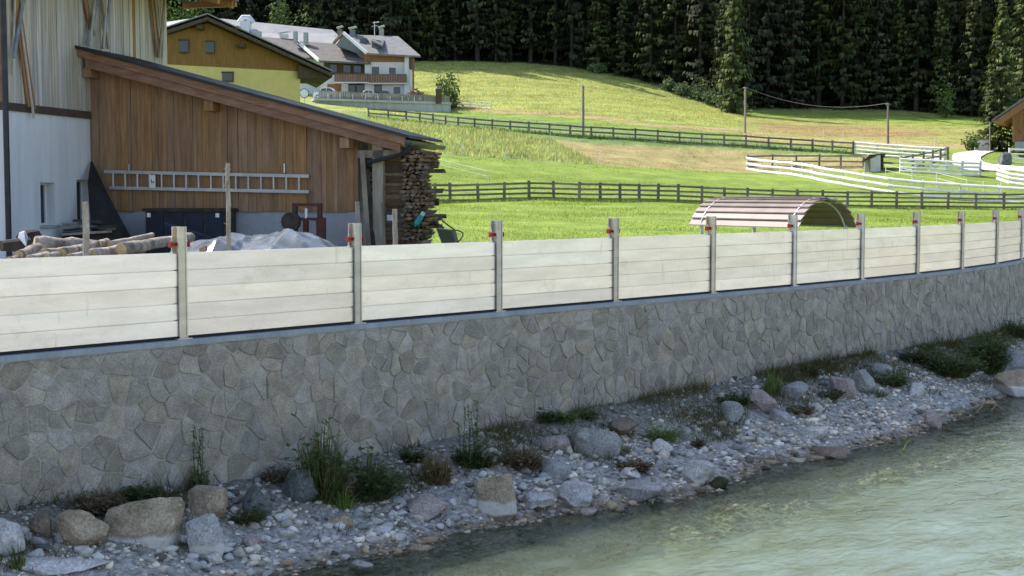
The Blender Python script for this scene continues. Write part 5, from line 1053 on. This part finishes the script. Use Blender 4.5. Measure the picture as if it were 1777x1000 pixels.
# ------------------------------------------------------------------ fences across the fields
def fence(name, label, pts, spacing, h, rails, mat, pw=.11, rh=.12, side=-1, from_ground=True, rail_off=.09, y0=60, lean=0):
    P3 = [Vector(p) if isinstance(p, Vector) else ground(p[0], p[1], y0) for p in pts]
    root = thing(name, label, 'fence', P3[0]); posts = []; d = 0.0; L_ = [(P3[i + 1] - P3[i]).length for i in range(len(P3) - 1)]; tot = sum(L_); n = max(1, round(tot / spacing))
    for k in range(n + 1):
        t = tot * k / n; i = 0
        while i < len(L_) - 1 and t > L_[i]: t -= L_[i]; i += 1
        q = P3[i].lerp(P3[i + 1], min(1, t / L_[i])); posts.append(Vector((q.x, q.y, gz(q.x, q.y))))
    for p in posts:
        j = random.uniform(-.05, .05); bar('post', p - Vector((0, 0, .2)), p + Vector((j, 0, h * random.uniform(1.0, 1.08))), pw, pw, MT[mat], root)
    for a, c in zip(posts[:-1], posts[1:]):
        nrm = (c - a).cross(Vector((0, 0, 1))).normalized() * rail_off
        if nrm.y > 0: nrm = -nrm
        for r_ in range(rails):
            z = h * (.98 - (r_ * .80 / max(1, rails - 1) if rails > 1 else 0)) - rh / 2; bar('rail', a + nrm + Vector((0, 0, z + random.uniform(-.02, .02))), c + nrm + Vector((0, 0, z + random.uniform(-.02, .02))), .035 if mat == 'rail' else rh * .8, rh, MT[mat], root, round_=mat != 'rail')
    return root
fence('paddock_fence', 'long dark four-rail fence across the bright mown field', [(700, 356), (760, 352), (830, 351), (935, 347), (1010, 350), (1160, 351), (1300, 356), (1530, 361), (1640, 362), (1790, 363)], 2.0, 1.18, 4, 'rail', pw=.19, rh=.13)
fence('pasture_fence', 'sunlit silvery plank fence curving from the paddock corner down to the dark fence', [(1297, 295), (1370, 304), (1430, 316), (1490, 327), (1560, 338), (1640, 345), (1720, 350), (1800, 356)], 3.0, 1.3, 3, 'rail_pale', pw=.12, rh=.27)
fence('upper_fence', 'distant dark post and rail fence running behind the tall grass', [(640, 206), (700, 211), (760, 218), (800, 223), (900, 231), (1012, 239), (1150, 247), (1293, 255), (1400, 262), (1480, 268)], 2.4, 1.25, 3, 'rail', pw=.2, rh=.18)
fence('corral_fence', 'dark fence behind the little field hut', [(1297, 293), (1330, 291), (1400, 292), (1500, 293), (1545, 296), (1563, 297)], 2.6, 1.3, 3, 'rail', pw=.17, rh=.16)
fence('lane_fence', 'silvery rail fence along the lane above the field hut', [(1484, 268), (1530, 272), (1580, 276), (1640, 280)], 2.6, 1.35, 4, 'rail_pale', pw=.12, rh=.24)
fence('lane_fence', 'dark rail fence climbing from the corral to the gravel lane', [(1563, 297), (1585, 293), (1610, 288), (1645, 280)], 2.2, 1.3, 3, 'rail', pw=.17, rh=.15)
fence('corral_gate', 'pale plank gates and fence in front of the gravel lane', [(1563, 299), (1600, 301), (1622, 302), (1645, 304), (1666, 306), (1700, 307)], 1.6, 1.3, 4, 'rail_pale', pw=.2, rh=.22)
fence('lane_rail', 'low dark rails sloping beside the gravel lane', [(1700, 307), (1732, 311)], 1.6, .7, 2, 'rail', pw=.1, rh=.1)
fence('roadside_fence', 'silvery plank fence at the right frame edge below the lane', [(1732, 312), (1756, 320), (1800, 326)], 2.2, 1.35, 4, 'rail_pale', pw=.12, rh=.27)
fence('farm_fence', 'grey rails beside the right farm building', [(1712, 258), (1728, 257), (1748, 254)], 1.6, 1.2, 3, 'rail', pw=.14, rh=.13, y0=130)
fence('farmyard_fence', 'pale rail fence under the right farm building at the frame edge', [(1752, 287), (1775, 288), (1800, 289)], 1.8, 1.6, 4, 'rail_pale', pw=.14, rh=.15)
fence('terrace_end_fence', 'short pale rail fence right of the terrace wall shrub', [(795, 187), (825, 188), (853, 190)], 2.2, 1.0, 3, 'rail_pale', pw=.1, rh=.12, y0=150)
# thin electric fence stakes
MT['pvc_stake'] = M('plastic_stake', (.72, .72, .70), rough=.5, bump=0)
def stakes(label, pts, h, y0=60, tape=True):
    root = thing('electric_fence', label, 'electric fence', ground(*pts[0], y0)); P = [ground(*p, y0) for p in pts]
    for p in P: bar('stake', p - Vector((0, 0, .1)), p + Vector((random.uniform(-.1, .1), 0, h)), .05, .05, MT['pvc_stake'], root)
    if tape:
        for a, c in zip(P[:-1], P[1:]):
            for z in (.6, .95): bar('tape', a + Vector((0, 0, z * h)), c + Vector((0, 0, z * h)), .012, .03, MT['pvc_stake'], root)
stakes('white stakes and tapes on the slope below the field hut', [(1536, 311), (1583, 321), (1625, 326), (1679, 340), (1706, 343), (1735, 344)], 1.3)
stakes('thin electric tapes running down beside the firewood stack', [(700, 285), (848, 322)], 1.1)
stakes('short pale stakes along the foot of the hillside', [(1006, 212), (1063, 214), (1125, 218), (1175, 221), (1248, 228), (1282, 230)], 1.0, 150, False)
stakes('short pale stakes in the hay meadow by the telephone pole', [(1428, 242), (1462, 244), (1550, 255), (1622, 256)], 1.1, 140, False)
stakes('little stakes along the lower edge of the tall grass', [(802, 268), (880, 276), (963, 284), (1037, 286), (992, 258), (955, 245)], 1.0, 100, False)
# telephone poles with their wire
pl = []
for x, yb, yt, lb in ((1012, 237, 149, 'bare telephone pole standing alone by the upper fence'), (1293, 231, 151, 'telephone pole at the forest corner carrying a sagging wire'), (1541, 252, 179, 'telephone pole in the hay meadow near the silvery lane fence')):
    B = ground(x, yb, 110); T = at(x, yt, B.y); b = MB(); b.tube([B - Vector((0, 0, .3)), B.lerp(T, .5), T], [.15, .13, .11], 8); po = b.build('telephone_pole', MT['wood_grey']); setp(po, label=lb, cat='pole', group='telephone poles'); pl.append(T)
    b = MB(); b.tube([T + Vector((-.25, 0, -.12)), T + Vector((.25, 0, -.12))], .04, 5); b.build('insulator', MT['pvc'], po)
def sag(A, B, s, n=14): return [A.lerp(B, k / n) - Vector((0, 0, s * 4 * (k / n) * (1 - k / n))) for k in range(n + 1)]
MT['wire'] = M('wire', (.035, .035, .035), rough=.5, bump=0)
b = MB(); b.tube(sag(pl[1], pl[2], 1.3), .026, 5); setp(b.build('wire', MT['wire']), label='sagging dark wire between the two right-hand telephone poles', cat='wire')
b = MB(); b.tube(sag(pl[1], at(1218, 164, 215), .6), .03, 5); setp(b.build('wire', MT['wire']), label='wire from the forest corner pole into the trees', cat='wire')
b = MB(); b.tube(sag(pl[2], at(1722, 214, 156), .9), .03, 5); setp(b.build('wire', MT['wire']), label='wire from the meadow pole towards the farm building', cat='wire')
# field hut
B = ground(1530, 298, 90); Yh = B.y; fh = thing('field_hut', 'small open field hut with slanting dark roof inside the corral', 'hut', B)
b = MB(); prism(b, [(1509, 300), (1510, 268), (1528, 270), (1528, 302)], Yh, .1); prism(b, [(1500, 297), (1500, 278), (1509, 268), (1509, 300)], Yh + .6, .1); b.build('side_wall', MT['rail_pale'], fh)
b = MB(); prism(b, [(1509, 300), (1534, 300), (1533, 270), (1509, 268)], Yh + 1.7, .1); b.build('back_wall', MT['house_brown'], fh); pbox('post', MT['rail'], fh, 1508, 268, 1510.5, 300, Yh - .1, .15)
roof('roof', MT['eave'], fh, [(1496, 280, Yh - .4), (1510, 268, Yh - .6), (1537, 267, Yh + .4), (1530, 271.5, Yh + 2.4), (1504, 277, Yh + 2.2)], .12)
# arched feeding shelter behind the barrier
MT['maroon'] = M('maroon_sheet', (.21, .162, .152), (.28, .222, .208), scale=2, rough=.55, bump=.1, rnd=.06); MT['galv'] = M('galvanised', (.42, .43, .43), (.55, .56, .56), scale=6, rough=.5, metal=.4, bump=.1)
P0, P1 = at(1365, 396, 36.0), at(1474, 392, 37.6); A0 = at(1246, 337, 40.3); A1 = at(1412, 347, 36.9)
ax = (A0 - A1); ax.z = 0; axn = ax.normalized(); Lr = 3.95
bsd = P1 - P0; bsd.z = 0; span = bsd.length; bn_ = Vector((-axn.y, axn.x, 0)); bn_ = bn_ if bn_.x > 0 else -bn_
mid = (P0 + P1) / 2; rise = A1.z - mid.z; zE = mid.z; span = 1.95
shl = thing('feeding_shelter', 'arched maroon sheet-metal feeding shelter on galvanised legs in the field', 'shelter', Vector((mid.x, mid.y, gz(mid.x, mid.y))))
def arc(t, e, off=0): a = math.pi * (.11 + .78 * t); c0 = .341; r_ = (math.sin(a) - math.sin(math.pi * .11)) / (1 - math.sin(math.pi * .11)); return mid + bn_ * (-math.cos(a) / math.cos(math.pi * .11) * (span / 2 + off)) + Vector((0, 0, r_ * (rise + off))) + axn * e
ns = 13
for k in range(ns):                                # lapped sheets, each overlapping the next
    t0, t1 = k / ns, (k + 1.12) / ns; lift = .065; b = MB()
    q = [arc(t0, -.35, .004), arc(min(t1, 1.02), -.35, lift), arc(min(t1, 1.02), Lr + .25, lift), arc(t0, Lr + .25, .004)] if k >= ns / 2 else [arc(t0 - .12 / ns, -.35, lift), arc((k + 1) / ns, -.35, .004), arc((k + 1) / ns, Lr + .25, .004), arc(t0 - .12 / ns, Lr + .25, lift)]
    b.slab(q, (0, 0, .03)); b.build('roof_sheet', MT['maroon'], shl)
for e in (.0, Lr - .25):
    b = MB(); b.tube([arc(t, e, -.03) for t in np.linspace(0, 1, 17)], .03, 6); b.build('arch', MT['galv'], shl)
    b = MB(); b.tube([arc(t, e, .055) for t in np.linspace(0, 1, 17)], .022, 6); b.build('arch_strap', MT['galv'], shl)
    for t in (0.0, 1.0):
        p = arc(t, e); b = MB(); b.box(p.x - .045, p.x + .045, p.y - .045, p.y + .045, gz(p.x, p.y) - .1, p.z); b.build('leg', MT['galv'], shl)
p0, p1 = arc(0, 0), arc(0, Lr - .25); b = MB(); b.tube([p0, p1], .03, 6); b.build('eave_tube', MT['galv'], shl); p0, p1 = arc(1, 0), arc(1, Lr - .25); b = MB(); b.tube([p0, p1], .03, 6); b.build('eave_tube', MT['galv'], shl)
for z in (.35, .7):
    for e in (0, Lr - .25):
        a, c = arc(0, e), arc(1, e); g0 = gz(a.x, a.y); b = MB(); b.tube([Vector((a.x, a.y, g0 + z)), Vector((c.x, c.y, g0 + z))], .02, 5); b.build('cross_tube', MT['galv'], shl)
# gravel lane
MT['lane'] = M('white_gravel', (.52, .50, .46), (.66, .64, .60), scale=1.5, rough=.95, bump=.4, bscale=12, fine=.1)
def lane(rows, name='gravel_lane'):
    L_ = [ground(a, y, 100) for (a, c, y, y2) in rows]; R_ = [ground(c, y2, 100) for (a, c, y, y2) in rows]; vs_, fs = [], []; nn = 7
    for a, c in zip(L_, R_):
        for j in range(nn):
            q = a.lerp(c, j / (nn - 1)); vs_.append(Vector((q.x, q.y, gz(q.x, q.y) + .11)))
    for i in range(len(L_) - 1):
        for j in range(nn - 1): fs.append((i * nn + j, i * nn + j + 1, (i + 1) * nn + j + 1, (i + 1) * nn + j))
    b = MB(); b.add(vs_, fs); o = b.build(name, MT['lane'], None, True); return setp(o, kind='structure')
lane([(1736, 1752, 253.5, 254), (1722, 1748, 258, 258.5), (1690, 1728, 263, 263), (1655, 1712, 268, 268), (1652, 1702, 274, 274), (1652, 1702, 279, 278), (1652, 1706, 286, 283), (1668, 1722, 295, 287), (1690, 1745, 298, 289), (1722, 1775, 298, 291), (1760, 1800, 298.5, 292), (1800, 1840, 299, 293)])
# right farm building
fbn = thing('farm_building', 'reddish brown boarded farm building with pale verge roof at the right frame edge', 'barn', at(1790, 262, 140)); Yb = 140
b = MB(); prism(b, [(1759, 262), (1840, 262), (1840, 130), (1759, 188)], Yb, (3.6, 9, 0)); b.build('wall', MT['orange_wood'], fbn)
for k in range(9):
    x = 1759 + k * 9; pbox('wall_board', MT['orange_wood'], fbn, x, max(150, 186 - k * 6), x + 8.6, 245, Yb - .05, .04)
b = MB(); prism(b, [(1759, 245.5), (1777, 228), (1778, 230), (1760, 247)], Yb - .1, .04); prism(b, [(1759, 215), (1778, 232), (1777, 234), (1759, 217)], Yb - .14, .03); prism(b, [(1757.5, 246), (1761, 246), (1761, 188), (1757.5, 188)], Yb - .12, .1); b.build('brace', MT['wood_orange'], fbn)
b = MB(); b.slab([at(1721, 208, Yb - 2), at(1850, 118, Yb - 2), at(1850, 124, Yb - 2), at(1721, 211, Yb - 2)], (5.4, 13, 0)); b.build('roof', MT['roof_grey'], fbn)
b = MB(); b.slab([at(1724, 211, Yb - 1.8), at(1850, 124.5, Yb - 1.8), at(1850, 140, Yb - 1.8), at(1740, 212, Yb - 1.8)], (5, 12, 0)); b.build('eave_soffit', MT['orange_wood'], fbn)
b = MB(); prism(b, [(1761, 262), (1840, 266), (1840, 246), (1761, 246)], Yb - .3, (3.6, 9, 0)); b.build('base_wall', MT['grey_wall'], fbn)
b = MB(); b.tube([at(1718, 262, 146), at(1718, 212, 146)], .09, 6); setp(b.build('gate_pole', MT['wood_grey']), label='slim grey pole under the tip of the farm building roof', cat='pole')
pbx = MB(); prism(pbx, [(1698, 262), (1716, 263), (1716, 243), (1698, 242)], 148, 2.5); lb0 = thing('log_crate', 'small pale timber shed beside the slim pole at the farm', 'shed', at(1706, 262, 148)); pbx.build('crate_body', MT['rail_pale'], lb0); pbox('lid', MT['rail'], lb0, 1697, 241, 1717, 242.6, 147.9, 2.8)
p = ground(1745, 287, 100); b = MB(); b.add(*[(lambda v, f: ([Vector(q) * 1.0 for q in (v * np.array([1.0, .8, .8]) + np.array([p.x, p.y, p.z + .45]))], [tuple(q) for q in f]))(*rock_verts(77, .2, 2))][0]); setp(b.build('dark_boulder', RK['dark']), label='dark pointed boulder beside the gravel lane under the farm', cat='boulder')

# ------------------------------------------------------------------ trees and bushes
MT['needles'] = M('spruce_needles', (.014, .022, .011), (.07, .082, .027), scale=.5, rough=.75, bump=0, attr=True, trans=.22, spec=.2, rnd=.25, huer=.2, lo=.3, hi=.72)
MT['needles_light'] = M('lit_spruce_needles', (.035, .055, .018), (.10, .125, .035), scale=.6, rough=.75, bump=0, attr=True, trans=.25, spec=.2, rnd=.15)  # paler needles: sunlight on the brighter crowns put into the colour
MT['trunk'] = M('spruce_bark', (.03, .025, .02), (.07, .058, .048), scale=3, rough=.9, bump=.4)
def spruce(seed, H, Rb, base, mat, dens=1.0, fs=1.0):
    g = np.random.default_rng(seed); V, Fq, C = [], [], []; z = base * H; n = 0
    while z < H * .985:
        r = Rb * (1 - z / H) ** .82 * (.55 if z < base * H + 1 else 1); nb = int(g.integers(7, 10) * dens)
        for _ in range(nb):
            if g.random() < .12: continue
            a = g.uniform(0, 2 * np.pi); L = r * g.uniform(.62, 1.18) + .25; z0 = z + g.uniform(-.3, .3); o = np.array([np.cos(a), np.sin(a), 0]); sdv = np.array([-np.sin(a), np.cos(a), 0]); dr = g.uniform(.18, .42); br = g.uniform(.55, 1.45)
            ts = np.arange(.18, 1.0, .30 * fs / max(L, .5))
            for t in ts:
                p = o * (L * t) + np.array([0, 0, z0 - dr * L * t + .16 * L * t ** 3]) + sdv * g.normal(0, .10 * L * t)
                w = fs * g.uniform(.2, .42) * (1.15 - .5 * t); dn = fs * g.uniform(.35, .95); s2 = g.uniform(-.4, .4)
                q = [p, p + sdv * w + o * .10 + np.array([0, 0, -.18 * dn]), p + o * (.20 + .1 * t) + sdv * s2 * w + np.array([0, 0, -dn]), p - sdv * w + o * .05 + np.array([0, 0, -.26 * dn])]
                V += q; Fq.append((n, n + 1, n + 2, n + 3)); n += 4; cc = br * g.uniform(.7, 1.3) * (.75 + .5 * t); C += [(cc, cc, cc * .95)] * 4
        z += .46 + .3 * (1 - z / H)
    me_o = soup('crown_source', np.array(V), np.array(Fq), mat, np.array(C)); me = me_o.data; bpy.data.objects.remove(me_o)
    b = MB(); b.tube([(0, 0, -.6), (0, 0, H * .5), (0, 0, H * .97)], [.012 * H + .03, .007 * H, .02], 7)
    rg = random.Random(seed)
    for k in range(22):
        zz = rg.uniform(.05, .5) * H; a = rg.uniform(0, 6.28); l = rg.uniform(.6, 1.9); b.tube([(0, 0, zz), (math.cos(a) * l, math.sin(a) * l, zz - .2 * l)], [.035, .012], 4)
    tm = bpy.data.meshes.new('trunk'); tm.from_pydata([tuple(q) for q in b.v], [], b.f); tm.materials.append(MT['trunk']); return me, tm
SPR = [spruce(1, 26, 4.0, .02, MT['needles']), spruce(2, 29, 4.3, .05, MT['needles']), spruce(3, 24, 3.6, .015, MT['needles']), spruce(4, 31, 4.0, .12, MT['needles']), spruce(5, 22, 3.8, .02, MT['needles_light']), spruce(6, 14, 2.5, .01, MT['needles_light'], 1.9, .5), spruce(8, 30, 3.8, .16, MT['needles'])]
def tree(k, P, sc, label, group, name='spruce_tree'):
    rot = random.uniform(0, 6.28); r = bpy.data.objects.new(name, None); COL.objects.link(r); r.empty_display_size = .3; r.location = P; r.rotation_euler = (0, 0, rot); r.scale = (sc, sc, sc * random.uniform(.92, 1.08))
    for nm, me in (('crown', SPR[k][0]), ('trunk', SPR[k][1])):
        o = bpy.data.objects.new(nm, me); COL.objects.link(o); o.parent = r
    setp(r, label=label, cat='spruce', group=group); return r
rt = random.Random(17); placed = []
def free(x, y, d): return all((x - a) ** 2 + (y - c) ** 2 > d * d for a, c in placed)
X = -78.0
SEC = [(-30, 'edge spruce behind the houses\' roofs at the upper left', 'edge spruces behind the houses'), (12, 'tall dark edge spruce above the open hillside meadow', 'edge spruces above the hillside meadow'), (38, 'edge spruce behind the pale bushes beside the forest corner pole', 'edge spruces beside the corner pole'), (200, 'edge spruce rising behind the hay meadow on the right', 'edge spruces behind the hay meadow')]
ORD = ['first', 'second', 'third', 'fourth', 'fifth', 'sixth', 'seventh', 'eighth', 'ninth', 'tenth', 'eleventh', 'twelfth', 'thirteenth', 'fourteenth', 'fifteenth', 'sixteenth', 'seventeenth', 'eighteenth', 'nineteenth', 'twentieth']; cnt = {}
while X < 92:
    ye = float(np.interp(X, EDGE[:, 0], EDGE[:, 1])); Y = ye + rt.uniform(.8, 3.0); lb, gp_ = next((l, g_) for m_, l, g_ in SEC if X < m_)
    if X > -30: cnt[gp_] = cnt.get(gp_, -1) + 1; lb = lb + ', ' + ORD[min(19, cnt[gp_])] + ' from the left there'
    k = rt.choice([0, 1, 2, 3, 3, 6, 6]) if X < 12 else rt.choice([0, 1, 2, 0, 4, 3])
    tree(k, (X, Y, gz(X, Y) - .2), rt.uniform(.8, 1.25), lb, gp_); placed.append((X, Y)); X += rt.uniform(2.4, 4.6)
for row in range(1, 6):
    X = -95.0
    while X < 112:
        ye = float(np.interp(X, EDGE[:, 0], EDGE[:, 1])); x2 = X + rt.uniform(-1.2, 1.2); Y = ye + row * 5.2 + rt.uniform(-1.6, 1.6); X += rt.uniform(4.2, 6.4)
        if not free(x2, Y, 2.6): continue
        k = rt.choice([0, 1, 3, 3, 6, 2]); tree(k, (x2, Y, gz(x2, Y) - .2), rt.uniform(.95, 1.3), 'dark inner spruce standing deep in the forest behind the edge trees', 'inner forest spruces'); placed.append((x2, Y))
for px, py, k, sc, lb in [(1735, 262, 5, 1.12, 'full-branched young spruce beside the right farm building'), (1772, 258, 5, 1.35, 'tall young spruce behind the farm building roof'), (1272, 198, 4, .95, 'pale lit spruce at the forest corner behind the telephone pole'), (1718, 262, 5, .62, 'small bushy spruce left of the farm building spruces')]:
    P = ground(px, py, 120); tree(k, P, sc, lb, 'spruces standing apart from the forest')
# the wood further in: one dark mass
def mass():
    VV_, FF_, CC_ = [], [], []; n0 = 0; g = np.random.default_rng(8)
    for row in range(6, 15):
        X = -120.0
        while X < 140:
            ye = float(np.interp(X, EDGE[:, 0], EDGE[:, 1])); x2 = X + g.uniform(-1.5, 1.5); Y = ye + row * 5.5 + g.uniform(-2, 2); X += g.uniform(5, 7.5)
            me = SPR[int(g.integers(0, 4))][0]; nv_ = len(me.vertices); co = np.empty(nv_ * 3, np.float32); me.vertices.foreach_get('co', co); co = co.reshape(-1, 4, 3); kp = g.random(len(co)) < .16; q = co[kp]; c0 = q.mean(1, keepdims=True); q = c0 + (q - c0) * 2.4
            a = g.uniform(0, 6.28); sc = g.uniform(1, 1.3); q = q.reshape(-1, 3) * sc; q = np.c_[q[:, 0] * np.cos(a) - q[:, 1] * np.sin(a) + x2, q[:, 0] * np.sin(a) + q[:, 1] * np.cos(a) + Y, q[:, 2] + gz(x2, Y)]
            VV_.append(q); FF_.append(np.arange(len(q)).reshape(-1, 4) + n0); n0 += len(q); CC_.append(np.full((len(q), 3), .8))
    return soup('deep_forest', np.concatenate(VV_), np.concatenate(FF_), MT['needles'], np.concatenate(CC_))
setp(mass(), kind='stuff')
# leafy bushes
MT['leaf_pale'] = M('pale_leaves', (.085, .13, .055), (.19, .25, .11), scale=2, rough=.65, bump=0, attr=True, trans=.3); MT['leaf'] = M('bush_leaves', (.045, .085, .02), (.12, .18, .045), scale=2, rough=.65, bump=0, attr=True, trans=.3)
def bush(name, label, P, rx, rz, mat, n=900, leaf=.22, cat='bush', group=None, seed=0, trunk=False):
    g = np.random.default_rng(seed * 1000 + 5); root = thing(name, label, cat, P, group); nc = 9; cc = g.normal(0, .42, (nc, 3)) * np.array([rx, rx, rz * .6]) + np.array([0, 0, rz * .55]); ci = g.integers(0, nc, n); p = cc[ci] + g.normal(0, .24, (n, 3)) * np.array([rx, rx, rz]); p[:, 2] = np.abs(p[:, 2]) + .05
    a = g.normal(0, 1, (n, 3)); a /= np.linalg.norm(a, axis=1)[:, None]; c = np.cross(a, g.normal(0, 1, (n, 3))); c /= np.linalg.norm(c, axis=1)[:, None]; l = leaf * g.uniform(.6, 1.3, (n, 1))
    q = np.stack([p - a * l, p + c * l * .55, p + a * l, p - c * l * .55], 1).reshape(-1, 3) + np.array(P); br = np.repeat((g.uniform(.7, 1.35, n) * (.8 + .5 * g.random(nc))[ci]), 4)
    inv = np.array([P.x, P.y, P.z]); soup('foliage', q - inv, np.arange(4 * n).reshape(-1, 4), mat, np.c_[br, br, br], root)
    b = MB(); gg = random.Random(seed)
    for k in range(5 if not trunk else 2): b.tube([P - Vector((0, 0, .1)), P + Vector((gg.uniform(-.4, .4) * rx, gg.uniform(-.4, .4) * rx, rz * .8))], [.05, .02], 5)
    b.build('stem', MT['trunk'], root)
for i, (px, py, rx, rz, lb) in enumerate([(1163, 158, 1.6, 1.6, 'first pale bush where the forest edge starts downhill'), (1182, 164, 1.7, 1.5, 'pale low bush along the forest edge, second downhill'), (1203, 170, 1.6, 1.7, 'pale bush along the forest edge, third downhill'), (1222, 176, 2.0, 2.2, 'pale rounded bush along the forest edge, fourth downhill'), (1240, 184, 2.1, 2.4, 'largest pale blue-green bush near the forest corner'), (1262, 194, 2.0, 2.0, 'pale bush left of the forest corner pole foot'), (1282, 198, 1.8, 1.6, 'pale bush right behind the forest corner pole'), (1036, 128, 1.3, 1.2, 'small bush at the forest edge above the hillside')]):
    bush('forest_edge_bush', lb, ground(px, py, 120), rx, rz, MT['leaf_pale'], 700, .26, 'bush', 'pale bushes along the forest edge', i)
bush('terrace_shrub', 'round green shrub at the end of the terrace wall', ground(783, 188, 150), 1.8, 3.2, MT['leaf'], 1100, .2, 'shrub', None, 3); bush('lane_bush', 'round green bush left of two by the gravel lane', ground(1688, 262, 120), 1.0, 1.2, MT['leaf'], 500, .16, 'bush', 'bushes by the gravel lane', 4); bush('lane_bush', 'round green bush right of two, next to the pale timber shed', ground(1704, 261, 120), 1.0, 1.3, MT['leaf'], 500, .16, 'bush', 'bushes by the gravel lane', 5)
bush('forest_sapling', 'light green leafy sapling in front of the dark forest on the right', ground(1643, 205, 150), 1.6, 4.0, MT['leaf'], 600, .22, 'sapling', None, 6); bush('birch_tree', 'light green broadleaf tree at the forest edge right of the guest house', ground(735, 104, 180), 1.6, 4.5, MT['leaf'], 700, .25, 'tree', None, 7, True)
for i, (px, py, r_, lb) in enumerate([(300, 60, 3.5, 'light green broadleaf tree behind the barn eaves, leftmost'), (345, 50, 3.2, 'light green broadleaf tree behind the ridge of the yellow house'), (490, 60, 3.0, 'lit broadleaf tree behind the pale long roof')]):
    p = at(px, py, 238); P = Vector((p.x, p.y, gz(p.x, p.y))); bush('broadleaf_tree', lb, P, r_, (p.z - P.z) + 4, MT['leaf'], 1600, .3, 'tree', 'broadleaf trees behind the houses', 20 + i, True)

for o in list(scene.objects):             # a labelled thing says so, also where its name is that of a wall or fence
    if o.parent is None and o.get('label') and not o.get('kind'): o['kind'] = 'thing'   # no kind yet
